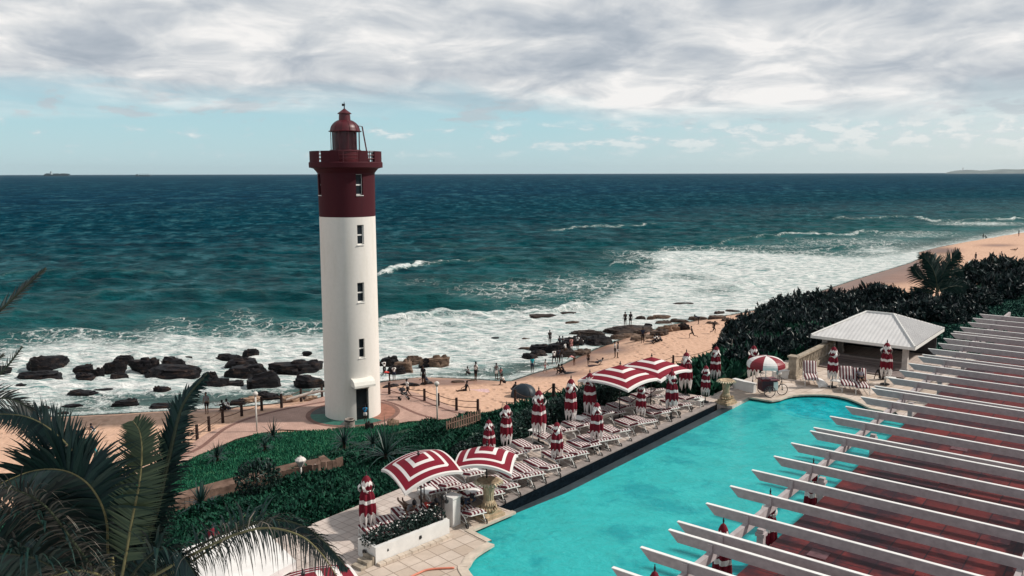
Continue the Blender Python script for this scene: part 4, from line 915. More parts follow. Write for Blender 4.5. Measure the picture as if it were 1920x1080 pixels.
for i,(px,py,pt,lb) in enumerate(CU):
    g=G(px,py,DZ+.006); lo,hi=.5,5
    for _ in range(30):
        mm=(lo+hi)/2
        if P(g+Vector((0,0,mm)))[1]>pt: lo=mm
        else: hi=mm
    k=i%3; o=place(cp[k],g,random.uniform(0,6.2),lb,used[k]==0); used[k]=1; sc=lo/2.74; o.scale=(sc*1.0,sc*1.0,sc)
# the ones behind the pergola edge, tops seen between the rafters, and the one by the white canopy
for i,(px,pt,lb) in enumerate([(1228,1056,'folded parasol whose dark cap shows at the lower edge beside the pergola'),(1357,968,'folded parasol with its cap showing above the near close pair of pergola rafters'),(1445,914,'folded striped parasol behind the fifth rafter tip of the pergola'),(1526,857,'small dark cap of a folded striped parasol far along the pergola beam'),(398,979,'red topped folded parasol behind the big white canopy at the lower left')]):
    h=2.62; g=G(px,pt,DZ+h+.1); o=place(cp[i%3],Vector((g.x,g.y,DZ+.0)),i*1.1,lb,False); sc=(h+.1)/2.76
    if i<4: o.location.z=DZ-.45; sc*=1.16
    o.scale=(sc*(.72 if i<4 else 1),sc*(.72 if i<4 else 1),sc)
def open_umb(name,half,rise,sag,label,loc,rz,tilt=(0,0),hpole=2.35,mat=st_open,group='open striped umbrellas'):
    L=empty(name,loc,label,'umbrella',group,rz)
    b=MB(); b.tube([(0,0,0),(0,0,hpole+rise*.9)],.03,8); b.build('pole',blackm,L,smooth=True)
    b=MB(); b.lathe([(0,0),(.3,0),(.3,.06),(.05,.09),(.04,.3)],20,cap=False); b.build('base',blackm,L)
    top=bpy.data.objects.new('canopy_pivot',None)
    N=28; b=MB(); vs=[]; at=[]
    def zz(x,y):
        c=max(abs(x),abs(y)); m=min(abs(x),abs(y)); u=c/half; e=(m/c if c>0 else 0)
        return hpole+rise*(1-u)**1.0*(1) +rise*.03*math.sin(math.pi*u) - sag*u*u*(1-e*e)*-.35 - .05*u - sag*.6*u*(1-(e**2))*0.0 - sag*.5*u*u*e*e
    for i in range(N+1):
        for j in range(N+1):
            x=-half+2*half*i/N; y=-half+2*half*j/N; vs.append((x,y,zz(x,y))); at.append(max(abs(x),abs(y))/half*.985)
    fs=[(i*(N+1)+j,(i+1)*(N+1)+j,(i+1)*(N+1)+j+1,i*(N+1)+j+1) for i in range(N) for j in range(N)]
    b.add(vs,fs,0,at)
    # valance
    per=[(i,0) for i in range(N)]+[(N,j) for j in range(N)]+[(i,N) for i in range(N,0,-1)]+[(0,j) for j in range(N,0,-1)]
    vv=[];
    for i,j in per:
        x,y,z=vs[i*(N+1)+j]; vv+=[(x,y,z),(x*1.004,y*1.004,z-.10)]
    k=len(per); b.add(vv,[(2*q,2*q+1,(2*q+3)%(2*k),(2*q+2)%(2*k)) for q in range(k)],0,[.99]*len(vv))
    c=b.build('canopy',mat,L,smooth=False,attr='band'); autosmooth(c,12)
    tp=Vector((0,0,hpole)); Rm=Matrix.Rotation(tilt[0],4,'X')@Matrix.Rotation(tilt[1],4,'Y')
    c.matrix_local=Matrix.Translation(tp)@Rm@Matrix.Translation(-tp)
    rb=MB()
    for q in range(8):
        a=q*math.pi/4; e=half*(1.38 if q%2 else .98); x,y=e*math.cos(a),e*math.sin(a); rb.tube([(0,0,hpole+rise*.93),(x*.5,y*.5,zz(x*.5,y*.5)-.05),(x*.99,y*.99,zz(max(-half,min(half,x)),max(-half,min(half,y)))-.04)],.014,5)
        rb.tube([(0,0,hpole-.35),(x*.5,y*.5,zz(x*.5,y*.5)-.06)],.012,5)
    r_=rb.build('rib',blackm,c)
    b=MB(); b.lathe([(0,0),(.05,.0),(.06,.06),(.03,.09),(.02,.18),(0,.2)],10,(0,0,hpole+rise+.02),cap=False); b.build('finial',blackm,c)
    return L
CD=rad(0)
# pair beside the hedge, near one over the loungers, tilted one, one at the lower edge
def over(px,py,zc): g=G(px,py,zc); return Vector((g.x,g.y,DZ))
open_umb('open_umbrella',1.62,.66,.22,'lower left umbrella of the open striped pair standing in front of the beach fence',over(1163,683,8.95),AZR+rad(-3),hpole=2.36)
open_umb('open_umbrella',1.62,.66,.22,'upper right umbrella of the open striped pair standing in front of the beach fence',over(1222,668,8.95),AZR+rad(-3),hpole=2.36)
open_umb('open_umbrella',1.12,.46,.3,'open striped umbrella over the second row of loungers behind the near stone fountain',over(912,832,8.7),rad(-7),(rad(-1),rad(2)),hpole=2.25)
open_umb('open_umbrella',1.18,.46,.3,'wind bent open striped umbrella tipped to the left above the lying guests',over(788,850,8.6),rad(30),(rad(4),rad(-10)),hpole=2.2)
open_umb('open_umbrella',1.5,.6,.25,'open striped umbrella at the lower edge of the picture beside the palm frond',over(572,1092,8.3),rad(25),(0,rad(-4)),hpole=2.0)
def white_canopy():
    c=[DP(318,1038,25.6),DP(480,976,28.6),DP(650,1062,26.2),DP(470,1110,22.5)]; z=sum(q.z for q in c)/4
    ctr=sum(c,Vector((0,0,0)))/4; L=empty('white_canopy',(ctr.x,ctr.y,DZ),'large white canvas canopy partly hidden by a drooping palm frond at the lower left','canopy'); o=L.location
    pts=[G(318,1038,8.35),G(480,976,8.35),G(556,1052,8.35),G(396,1132,8.35)]; ap=sum(pts,Vector((0,0,0)))/4+Vector((0,0,.12))
    b=MB(); N=8
    for k in range(4):
        p,q=pts[k],pts[(k+1)%4]; vs=[]; fs=[]
        for i in range(N+1):
            t=i/N; a=ap.lerp(p,t); c_=ap.lerp(q,t)
            for j in range(N+1):
                u=j/N; w=a.lerp(c_,u); w.z-=.03*math.sin(math.pi*u)*t; vs.append(w-o)
        fs=[(i*(N+1)+j,(i+1)*(N+1)+j,(i+1)*(N+1)+j+1,i*(N+1)+j+1) for i in range(N) for j in range(N)]; b.add(vs,fs)
        e=[vs[N*(N+1)+j] for j in range(N+1)]; b.add(e+[v-Vector((0,0,.22)) for v in e],[(j,j+1,N+2+j,N+1+j) for j in range(N)])
    autosmooth(b.build('canvas',white_canvas,L),25)
    for p in pts:
        q=p.lerp(ap,.12); b=MB(); b.tube([Vector((q.x,q.y,DZ))-o,q-o-Vector((0,0,.15))],.035,8); b.build('post',white,L)
white_canopy()
# ================================================================== LOUNGERS
def stripemat(name,axis,per,c1=(.115,.012,.022),c2=(.66,.62,.60)):
    m,nt,b=nodes(name); x=NB(nt); setb(b,.85,.15); q=x.n('ShaderNodeSeparateXYZ'); x.i(q.inputs[0],x.obj()); w=x.m('FRACT',x.m('MULTIPLY_ADD',q.outputs[axis],1/per,.25))
    f=x.ramp(w,[(0,0.0),(.5,1.0)],'CONSTANT'); n=x.noise(x.obj(),3,3); c=x.mix(f,c1,c2); c=x.mix(x.ramp(n,[(.3,.2),(.6,0.0)]),c,(.10,.07,.07)); nt.links.new(c,b.inputs['Base Color']); return m
cush=stripemat('striped_cushion',0,.155)
def cushion(b,p0,p1,w,th):
    """padded slab between two points (in the yz plane), width w, rounded edges"""
    p0,p1=Vector(p0),Vector(p1); d=(p1-p0); L_=d.length; d/=L_; up=Vector((1,0,0)).cross(d); N=8; K=10; vs=[]
    for i in range(K+1):
        t=i/K; e=min(t,1-t)*K; rl=1 if e>=1 else .55+.45*e; tuft=1-.10*(abs((t*4)%1-.5)<.12)
        for j in range(N+1):
            u=-1+2*j/N; edge=1-.45*abs(u)**6; vs.append(p0+d*L_*t+Vector((u*w/2,0,0))+up*th*edge*rl*tuft)
    m=len(vs)
    for i in range(K+1):
        for j in range(N+1): vs.append(p0+d*L_*i/K+Vector(((-1+2*j/N)*w/2,0,0)))
    fs=[]
    for i in range(K):
        for j in range(N): a=i*(N+1)+j; fs+=[(a,a+1,a+N+2,a+N+1),(m+a+N+1,m+a+N+2,m+a+1,m+a)]
    for i in range(K): a=i*(N+1); c=a+N; fs+=[(a,a+N+1,m+a+N+1,m+a),(m+c,m+c+N+1,c+N+1,c)]
    for j in range(N): a=j; c=K*(N+1)+j; fs+=[(m+a,m+a+1,a+1,a),(c,c+1,m+c+1,m+c)]
    b.add(vs,fs)
def lounger_proto(ang,wheels=True,cushioned=True,group='striped sun loungers on the pool deck',towel=False,arms=False):
    """origin at the foot end on the floor, head towards +y"""
    L=empty('sun_lounger',(0,0,0),'x','lounger',group); w=.68; sh=.34; hy=1.18; bl=.78
    y2=hy+bl*math.cos(ang); z2=sh+bl*math.sin(ang)
    b=MB()
    for s_ in(-1,1): b.tube([(s_*w/2,.0,sh),(s_*w/2,hy+.35,sh)],.022,7)
    for y in(0,.4,.8,hy): b.tube([(-w/2,y,sh),(w/2,y,sh)],.016,6)
    b.tube([(-w/2,.08,.1),(-w/2,1.7,.1)],.014,5); b.tube([(w/2,.08,.1),(w/2,1.7,.1)],.014,5)
    b.build('frame',white,L)
    for s_ in(-1,1): b=MB(); b.tube([(s_*w/2,.06,sh),(s_*w/2,.06,0)],.022,7); b.build('leg',white,L)
    for s_ in(-1,1):
        b=MB(); pts=[(s_*(w/2+.03),hy-.35,sh),(s_*(w/2+.05),hy+.1,sh+.10),(s_*(w/2+.05),hy+.42,sh-.02),(s_*(w/2+.05),hy+.60,.09)]; b.tube(pts if wheels else [(s_*w/2,hy+.3,sh),(s_*w/2,hy+.3,0)],.02,7); a=b.build('rear_leg',white,L)
        if wheels:
            b=MB(); c=Vector((s_*(w/2+.07),hy+.60,.10)); n=16
            ring_=[(c.x,c.y+.10*math.cos(2*math.pi*k/n),c.z+.10*math.sin(2*math.pi*k/n)) for k in range(n+1)]; b.tube(ring_,.022,6,cap=False)
            for k in range(5): t=2*math.pi*k/5; b.tube([c,c+Vector((0,.09*math.cos(t),.09*math.sin(t)))],.012,4)
            b.build('wheel',blackm,L)
    b=MB()
    for s_ in(-1,1): b.tube([(s_*w/2,hy,sh),(s_*w/2,y2,z2)],.02,7)
    b.tube([(-w/2,y2,z2),(w/2,y2,z2)],.02,7)
    for k in range(1,8): t=k/8; b.tube([(-w/2,hy+(y2-hy)*t,sh+(z2-sh)*t),(w/2,hy+(y2-hy)*t,sh+(z2-sh)*t)],.008,4)
    for k in range(-3,4): b.tube([(k*.08,hy,sh),(k*.08,y2,z2)],.006,4)
    b.build('back_frame',white,L)
    b=MB(); b.tube([(-w/2,hy+.45,sh),(-w/2,hy+(y2-hy)*.7,sh+(z2-sh)*.7)],.012,5); b.build('prop',white,L); b=MB(); b.tube([(w/2,hy+.45,sh),(w/2,hy+(y2-hy)*.7,sh+(z2-sh)*.7)],.012,5); b.build('prop',white,L)
    if cushioned:
        b=MB(); cushion(b,(0,-.03,sh+.02),(0,hy,sh+.02),w-.02,.115); autosmooth(b.build('seat_cushion',cush,L),50)
        b=MB(); cushion(b,(0,hy+.01,sh+.03),(0,y2,z2+.03),w-.02,.115); autosmooth(b.build('back_cushion',cush,L),50)
    if arms:
        for s_ in(-1,1): b=MB(); b.tube([(s_*w/2,.75,sh),(s_*(w/2+.03),.75,sh+.2),(s_*(w/2+.03),1.1,sh+.22),(s_*w/2,1.25,sh+.1)],.016,6); b.build('armrest',white,L)
    return L
LP=[lounger_proto(rad(24)),lounger_proto(rad(14)),lounger_proto(rad(36))]
lu=[0,0,0]
head=rad(180-150)   # world azimuth of heads 150deg clockwise from +y
RZL=-rad(150)
ORD=['first','second','third','fourth','fifth','sixth','seventh','eighth','ninth','tenth','eleventh','twelfth','thirteenth','fourteenth','fifteenth','sixteenth','seventeenth','eighteenth']
ldir=Vector((math.sin(rad(150)),math.cos(rad(150)),0)); lside=Vector((ldir.y,-ldir.x,0))
def putl(k,loc,rz,label,proto=None):
    o=place(LP[k],loc,rz,label,lu[k]==0); lu[k]=1; return o
FS=[.85,1.75,2.75,3.65,4.55,5.95,6.95,7.95,8.85,9.75,10.8,12.3,13.2,14.8,15.7,17.2,18.5]
fk=[1,1,0,1,1,0,1,0,0,1,0,0,1,0,0,1,0]
for i,s in enumerate(FS):
    p=S(s-.1,-2.05); putl(fk[i],p,RZL+rad(random.uniform(-3,3)),f'striped lounger, {ORD[i]} along the pool edge row counting from the near sandstone fountain')
BS=[1.0,2.6,3.7,4.7,5.6,6.9,8.5,9.9,11.0,12.0,12.9,14.2,15.3,16.7,17.9,19.0]
bk=[1,1,0,1,0,1,2,0,0,1,2,1,0,2,0,2]
for i,s in enumerate(BS):
    p=S(s-.75,-4.15 if i%2 else -4.05); o=putl(bk[i],p,RZL+rad(random.uniform(-5,5)),f'wheeled striped lounger, {ORD[i]} along the hedge row counting from the near open umbrella')
for px,py,k,lb in [(692,1004,0,'striped lounger behind the left end of the white planter, only its foot end showing'),(722,990,1,'striped lounger behind the planter beside the lone folded parasol'),(752,972,0,'lounger behind the planter carrying a white towel'),(792,968,1,'lounger behind the right end of the planter with a lying guest'),(856,960,1,'lounger between the white pillar and the sandstone fountain with a lying guest'),(800,925,0,'lounger beneath the tilted open umbrella'),(838,915,1,'lounger with wheels right of the tilted open umbrella pole'),(868,930,0,'lounger behind the sandstone fountain with white towels')]:
    putl(k,G(px,py,DZ)-ldir*.2,RZL+rad(random.uniform(-4,4)),lb)
PL=lounger_proto(rad(56),wheels=False,arms=True,group='upright striped loungers by the bar pavilion'); PL2=True
for px,py,lb in [(1522,725,'upright striped lounger draped with white towels beside the stone balustrade'),(1592,737,'upright striped lounger directly left of the reclining guest'),(1618,741,'upright striped lounger under the reclining guest in dark clothes')]:
    o=place(PL,G(px,py,DZ+.006),rad(-14),lb,PL2); o.scale=(1.15,1.15,1.2); PL2=False
def sunk(): pass
def towel(pts,z,label,seed,w=.62,drape=True,gp='white towels'):
    """a wrinkled towel: strip following local points (world) with width w"""
    r=random.Random(seed); P_=[Vector(p) for p in pts]; b=MB(); K=14; N=6; vs=[]
    cum=smooth3(P_,K); 
    for i,p in enumerate(cum):
        d=(cum[min(i+1,len(cum)-1)]-cum[max(i-1,0)]).normalized(); sd_=d.cross(Vector((0,0,1)));
        if sd_.length<.1: sd_=Vector((1,0,0))
        sd_.normalize()
        for j in range(N+1): u=-1+2*j/N; vs.append(p+sd_*u*w/2+Vector((0,0,.02*math.sin(i*.9+j*1.3+seed)+r.uniform(0,.015)-(.05*abs(u)**4))))
    m=len(cum); b.add(vs,[(i*(N+1)+j,i*(N+1)+j+1,(i+1)*(N+1)+j+1,(i+1)*(N+1)+j) for i in range(m-1) for j in range(N)]); o=b.build('towel',M['towel'],smooth=True); md=o.modifiers.new('s','SOLIDIFY'); md.thickness=.015; tag(o,label,'towel',gp); return o
def smooth3(P_,K):
    out=[]; k=len(P_)
    for i in range(k-1):
        p0,p1,p2,p3=P_[max(i-1,0)],P_[i],P_[i+1],P_[min(i+2,k-1)]; n=max(2,K//(k-1))
        for j in range(n): t=j/n; out.append(.5*((2*p1)+(-p0+p2)*t+(2*p0-5*p1+4*p2-p3)*t*t+(-p0+3*p1-3*p2+p3)*t**3))
    out.append(P_[-1]); return out
M['towel']=plain('white_towel',(.74,.72,.70),.95,.05,.06,6,.2,60)
def ontop(px,py,dy0,dy1,z0=.46): g=G(px,py,DZ)-ldir*.2; return [g+ldir*dy0+Vector((0,0,z0)),g+ldir*(dy0+dy1)/2+Vector((0,0,z0)),g+ldir*dy1+Vector((0,0,z0))]
towel(ontop(752,972,.2,.95),0,'white towel on the lounger behind the planter',1)
q=S(3.7-.75,-4.1)+ldir*1.1; towel([q+Vector((0,0,.5)),q+ldir*.45+Vector((0,0,.72)),q+ldir*.8+Vector((0,0,.82)),q+ldir*.86+Vector((0,0,.45))],0,'white towel over the raised back of a hedge row lounger right of the open umbrella',2)
q=S(4.7-.75,-4.05)+ldir*1.1; towel([q+Vector((0,0,.5)),q+ldir*.4+Vector((0,0,.62)),q+ldir*.78+Vector((0,0,.70)),q+ldir*.83+Vector((0,0,.3))],0,'white towel hanging from the hedge row lounger next to the white side table',3)
q=G(1522,725,DZ); ux=Vector((math.cos(rad(-14)),math.sin(rad(-14)),0)); uy=Vector((-ux.y,ux.x,0))
towel([q+uy*.05+ux*-.25+Vector((0,0,.47)),q+uy*.35+ux*.0+Vector((0,0,.48)),q+uy*.3+ux*.42+Vector((0,0,.44)),q+uy*.1+ux*.62+Vector((0,0,.25)),q+uy*-.05+ux*.72+Vector((0,0,.03))],0,'white towel spread over the upright lounger and hanging to the ground by the balustrade',4,w=.75)
towel(ontop(868,930,.9,1.7,.55),0,'crumpled white towel on the lounger behind the sandstone fountain',5)
# ================================================================== SIDE TABLES
def table_proto():
    L=empty('side_table',(0,0,0),'x','side table','white side tables'); b=MB(); b.box((0,0,.47),(.62,.62,.035)); b.build('table_top',white,L)
    for x_ in(-.25,.25):
        for y_ in(-.25,.25): b=MB(); b.tube([(x_,y_,0),(x_,y_,.455)],.016,6); b.build('leg',white,L)
    b=MB(); 
    for y_ in(-.25,.25): b.tube([(-.25,y_,.16),(.25,y_,.16)],.01,5)
    b.build('stretcher',white,L); return L
TP=table_proto()
for i,(px,py,lb) in enumerate([(1006,823,'white square side table by the hedge between two folded parasols'),(803,940,'white square side table under the edge of the tilted open umbrella'),(893,903,'white square side table left of the sandstone fountain bowl'),(1086,800,'white side table in the hedge row behind a towel covered lounger'),(1308,764,'white side table in the pool edge row near the far fountain'),(1567,727,'white side table between the towel covered lounger and the upright pair'),(1668,722,'white side table at the right of the reclining guest under the rafters')]):
    place(TP,G(px,py,DZ+.006),AZR+rad(random.uniform(-8,8)),lb,i==0)
# ================================================================== SNACK CART
def cart():
    p=G(1438,742,DZ+.006); L=empty('snack_cart',p,'maroon tricycle snack cart under a red and white parasol beyond the pool','cart',rz=rad(8)); mar=plain('maroon_paint',(.055,.006,.014),.35,.5,.1)
    b=MB(); b.box((0,0,.68),(.95,.68,.60)); b.box((0,0,.36),(.8,.6,.06)); b.build('box_body',mar,L)
    b=MB(); b.box((.02,0,1.01),(1.12,.80,.05)); b.box((-.2,0,1.06),(.5,.6,.05)); b.build('lid',plain('red_lid',(.16,.012,.02),.35,.5,.1),L)
    b=MB(); b.box((.36,-.36,.66),(.28,.02,.5)); b.build('menu_panel',white,L)
    def wheel(c,r,nm):
        n=28; b=MB(); c=Vector(c); b.tube([(c.x+r*math.cos(2*math.pi*k/n),c.y,c.z+r*math.sin(2*math.pi*k/n)) for k in range(n+1)],.022,6,cap=False); b.tube([c-Vector((0,.05,0)),c+Vector((0,.05,0))],.035,8); o=b.build(nm,blackm,L)
        s=MB()
        for k in range(14): t=2*math.pi*k/14; s.tube([c,c+Vector((r*math.cos(t),0,r*math.sin(t)))],.004,3)
        s.build('spoke',white,o)
    wheel((-.05,-.46,.36),.34,'wheel'); wheel((-.05,.46,.36),.34,'wheel'); wheel((.95,0,.34),.33,'wheel')
    b=MB(); b.tube([(.95,0,.34),(.90,0,.95),(.86,0,1.05)],.02,6); b.tube([(.86,-.28,1.08),(.86,.28,1.08)],.016,6); b.tube([(.4,0,.42),(.72,0,.45),(.9,0,.9)],.02,6); b.tube([(.4,0,.42),(.4,0,1.0)],.02,6); b.box((.42,0,1.02),(.26,.16,.05)); b.build('bicycle_frame',blackm,L)
    b=MB(); b.tube([(-.1,.05,.9),(-.12,.05,2.45)],.025,8); b.build('parasol_pole',white,L); b=MB(); b.tube([(.5,-.3,1.03),(.5,-.3,1.75)],.018,6); b.tube([(-.45,-.2,1.03),(-.62,-.2,1.6),(-.4,-.1,1.35)],.014,6); b.build('stand_rod',blackm,L)
    b=MB(); n=8; R_=1.12; vs=[]; mats=[]; K=6
    for q in range(n):
        a0,a1=2*math.pi*q/n+.2,2*math.pi*(q+1)/n+.2; vs=[]
        for i in range(K+1):
            t=i/K; r=R_*math.sin(t*math.pi/2*.98)*1.0; z=2.42-.50*(1-math.cos(t*math.pi/2))
            for j in range(5): u=j/4; a=a0+(a1-a0)*u; k=1-.035*math.sin(math.pi*u)*t; vs.append((r*k*math.cos(a)-.12,r*k*math.sin(a)+.05,z-.03*math.sin(math.pi*u)*t*0))
        b.add(vs,[(i*5+j,i*5+j+1,i*5+j+6,i*5+j+5) for i in range(K) for j in range(4)],q%2)
        e=vs[K*5:]; b.add(e+[(x*1.0,y,z-.14) for x,y,z in e],[(j,j+1,6+j,5+j) for j in range(4)],q%2)
    b.build('parasol_canopy',[plain('red_canvas',(.21,.012,.022),.5,.4,.05),white_canvas],L)
    b=MB(); b.tube([(.55,-.1,1.72),(.55,-.1,1.3)],[.02,.09],8); b.build('cloth',white_canvas,L)
cart()
# ================================================================== ROCKS
def rockmat():
    m,nt,b=nodes('wet_rock'); x=NB(nt); setb(b,.6,.15); o=x.obj(); pos=x.pos()
    n=x.noise(pos,1.3,6,.65); s_=x.noise(x.map(pos,sc=(.5,.5,5)),1.0,5,.65,.4)
    dk=x.ramp(x.m('ADD',x.m('MULTIPLY',n,.5),x.m('MULTIPLY',s_,.5)),[(.35,(.002,.0025,.004)),(.52,(.007,.006,.008)),(.66,(.055,.033,.024))])
    lt=x.ramp(x.m('ADD',x.m('MULTIPLY',n,.5),x.m('MULTIPLY',s_,.5)),[(.35,(.05,.035,.03)),(.5,(.24,.155,.105)),(.66,(.46,.33,.25))])
    q=x.n('ShaderNodeObjectInfo'); nt.links.new(x.mix(q.outputs['Alpha'],lt,dk),b.inputs['Base Color']) if False else None
    g=x.n('ShaderNodeSeparateXYZ'); x.i(g.inputs[0],q.outputs['Color']); nt.links.new(x.mix(g.outputs[0],dk,lt),b.inputs['Base Color'])
    x.bump(b,x.m('ADD',n,x.m('MULTIPLY',s_,1.2)),.9,.12); return m
rkm=rockmat()
def rock_mesh(seed,flat):
    r=random.Random(seed); bm=bmesh.new(); bmesh.ops.create_icosphere(bm,subdivisions=4,radius=1); off=Vector((r.uniform(0,90),r.uniform(0,90),0))
    cuts=[(Vector((r.uniform(-1,1),r.uniform(-1,1),r.uniform(-.3,.5))).normalized(),r.uniform(.55,.85)) for _ in range(10)]+[(Vector((r.uniform(-.15,.15),r.uniform(-.15,.15),1)).normalized(),.55)]
    for v in bm.verts:
        p=v.co.normalized(); k=1.05+.34*mnoise.noise(p*1.6+off)+.22*mnoise.noise(p*3.6+off)+.10*mnoise.noise(p*8+off); q=p*k
        for n_,d in cuts:
            e=q.dot(n_)-d
            if e>0: q-=n_*e*.7
        st=mnoise.noise(Vector((q.x*.6,q.y*.6,q.z*6))+off); q.x*=1+.10*st; q.y*=1+.10*st
        crack=abs(mnoise.noise(Vector((q.x*2,q.y*2,q.z*.6))+off*2)); q*=1-.10*max(0,.08-crack)/.08
        q.z=round(q.z*5)/5*.7+q.z*.3; v.co=q
    me=bpy.data.meshes.new('rock'); bm.to_mesh(me); bm.free(); me.materials.append(rkm); me.polygons.foreach_set('use_smooth',[True]*len(me.polygons)); 
    try: me.set_sharp_from_angle(angle=rad(42))
    except Exception: pass
    return me
RM=[rock_mesh(i+10,1) for i in range(7)]
ROCKS={
'in the white surf at the left edge':[(79,690,79,28,0,'broad blocky dark'),(64,716,90,22,0,'long low dark'),(4,698,26,14,0,'small cropped dark'),(30,728,42,9,0,'thin flat dark'),(82,768,24,8,0,'small half sunk dark'),(118,778,26,7,0,'tiny flat shoreline'),(132,764,38,6,0,'thin washed over dark')],
'of the middle left surf group':[(156,697,39,16,0,'rounded upper dark'),(155,714,43,17,0,'lower stacked dark'),(184,706,22,20,0,'narrow upright dark'),(212,698,44,26,0,'bulky brownish dark'),(228,682,42,18,0,'tall rear brown topped'),(217,712,40,15,0,'low front brown'),(151,744,58,13,0,'flat shore side dark'),(234,764,54,18,0,'humped dark shoreline'),(190,735,44,6,0,'thin submerged dark')],
'between the surf gap and the tall dark stack':[(271,694,54,27,0,'domed dark'),(322,690,50,23,0,'blunt dark'),(317,708,118,24,0,'very long low dark'),(352,674,22,7,0,'tiny seaward dark'),(391,714,34,20,0,'slanting brown'),(299,740,34,20,0,'round shallow water'),(300,768,50,12,0,'low brown shoreline'),(400,731,42,28,0,'broken brown')],
'of the dark stack left of the lighthouse':[(427,678,50,16,0,'overhanging ledge'),(468,669,34,17,0,'topmost blocky'),(455,690,70,22,0,'wide middle'),(456,708,78,28,0,'massive lower'),(437,726,46,14,0,'low dark front'),(492,731,72,36,0,'big tilted slab'),(560,702,94,30,0,'wide brown topped'),(578,730,66,28,0,'large black'),(575,664,20,6,0,'small lone seaward'),(597,650,24,5,0,'thin awash'),(500,752,54,18,0,'dark wet shore'),(445,762,34,16,0,'grey shoreline'),(575,751,34,9,0,'low dark shoreline')],
'beside the rope fence left of the lighthouse':[(470,757,38,16,1,'pale sandstone'),(545,756,44,15,1,'pale cream sandstone'),(520,750,26,9,1,'small pale sandstone'),(585,752,30,12,1,'pale pinkish sandstone')],
'right of the lighthouse at the water':[(728,690,38,26,0,'dark leftmost'),(756,704,46,36,.6,'big brown lit'),(776,684,38,20,.4,'rear brown flat topped'),(820,692,54,30,.5,'square layered brown'),(796,692,26,24,0,'dark wedge between two brown ones,'),(742,706,40,24,0,'black lower')],
'in the wet sand line right of the lighthouse':[(735,727,36,7,0,'thin black'),(768,726,40,8,0,'low dark'),(800,722,30,6,0,'small dark'),(858,719,30,6,.3,'flat brown'),(885,716,16,5,.3,'tiny brown')],
'at the near tip of the long dark ledge':[(993,674,28,12,0,'low black'),(1012,660,40,15,0,'smooth rounded black'),(1008,670,34,14,0,'jagged black'),(1046,664,46,24,0,'tall black'),(1060,673,46,20,.1,'dark seaweed covered'),(1075,650,44,18,0,'bulky dark'),(1090,668,42,14,.3,'sloping brown')],
'of the long dark ledge by the beach':[(1103,632,62,13,.1,'long upper dark'),(1088,640,30,12,0,'squat black'),(1120,650,58,22,0,'massive black'),(1145,627,30,13,.1,'upper domed dark'),(1160,638,36,12,.3,'mid brown'),(1180,634,40,9,.5,'flat tan'),(1177,628,80,16,.1,'broad dark surfer topped'),(1200,628,26,10,.2,'dark nub'),(1215,637,62,8,.7,'long flat tan')],
'in the middle of the long ledge':[(1202,599,20,7,.1,'small dark seaward'),(1222,599,18,7,.4,'small brown seaward'),(1240,599,38,9,.4,'layered brown seaward'),(1216,613,16,7,0,'small round black'),(1240,632,34,16,.2,'dark blocky'),(1247,626,30,17,.8,'pale tan blocky'),(1266,622,22,13,.8,'pale smooth'),(1284,620,26,15,0,'black notched')],
'at the far end of the long ledge near the bushes':[(1275,606,34,8,.2,'flat dark'),(1245,608,34,7,.2,'thin dark'),(1310,602,38,9,.3,'low brown'),(1348,590,20,7,.1,'small square dark'),(1375,586,26,5,.1,'slim seaward dark'),(1346,600,34,9,.3,'rough brown'),(1364,604,24,9,.3,'rubbly brown'),(1337,609,22,6,.4,'small tan'),(1392,597,26,8,.2,'dark flat')],
'awash in the surf beyond the beach':[(1017,597,64,8,.1,'long dark'),(1063,589,28,4,.1,'thin brown'),(1074,607,28,5,.4,'slim brown'),(888,642,19,5,0,'lone dark'),(930,636,19,4,0,'slim dark'),(988,638,20,5,.3,'brown'),(985,655,26,4,.2,'flat brown'),(1285,572,40,4,.1,'faint dark')]}
ri=0
for zn_,lst in ROCKS.items():
    for (px,py,w,h,lt,ds) in lst:
        if 'ledge' in zn_: w*=1.1; h*=1.1
        g=TG(px,py-max(1,h*.12)); g.z=max(g.z,SEA); dep=(g-Vector((0,0,CAM_H))).dot(fw); ww=w*dep/F_PX*.5
        lo,hi=.05,8
        h*=1.12
        for _ in range(25):
            mm=(lo+hi)/2
            if P(g+Vector((0,ww*.25,mm)))[1]>py-h: lo=mm
            else: hi=mm
        o=bpy.data.objects.new('rock',RM[ri%7]); COL.objects.link(o); o.location=g+Vector((0,ww*.35,-lo*.05)); o.scale=(ww*1.06,ww*random.uniform(.55,.8),max(.12,lo*.98)); o.rotation_euler=(0,rad(-14) if 'tilted' in ds else 0,rad(random.choice([0,180])+random.uniform(-18,18)))
        o.color=(lt,lt,lt,1); tag(o,f'{ds} rock {zn_}'.replace(', rock',' rock'),'rock','rocks along the shore'); ri+=1
# ================================================================== PEOPLE
def skin(name,V,E,R,lv=1):
    me=bpy.data.meshes.new(name); me.from_pydata([tuple(v) for v in V],E,[]); o=bpy.data.objects.new(name,me); COL.objects.link(o)
    bm=bmesh.new(); bm.from_mesh(me); sl=bm.verts.layers.skin.verify(); bm.verts.ensure_lookup_table()
    for i,r in enumerate(R): bm.verts[i][sl].radius=(r,r) if not isinstance(r,tuple) else r
    bm.verts[0][sl].use_root=True; bm.to_mesh(me); bm.free()
    md=o.modifiers.new('k','SKIN'); md.use_smooth_shade=True; ms=o.modifiers.new('s','SUBSURF'); ms.levels=lv; ms.render_levels=lv
    dg=bpy.context.evaluated_depsgraph_get(); dg.update(); out=bpy.data.meshes.new_from_object(o.evaluated_get(dg)); out.name=name; bpy.data.objects.remove(o); return out
def dirv(pitch,yaw=0): # pitch 0 = down, 90 = forward (+y)
    return Vector((math.sin(yaw)*math.sin(pitch),math.cos(yaw)*math.sin(pitch),-math.cos(pitch)))
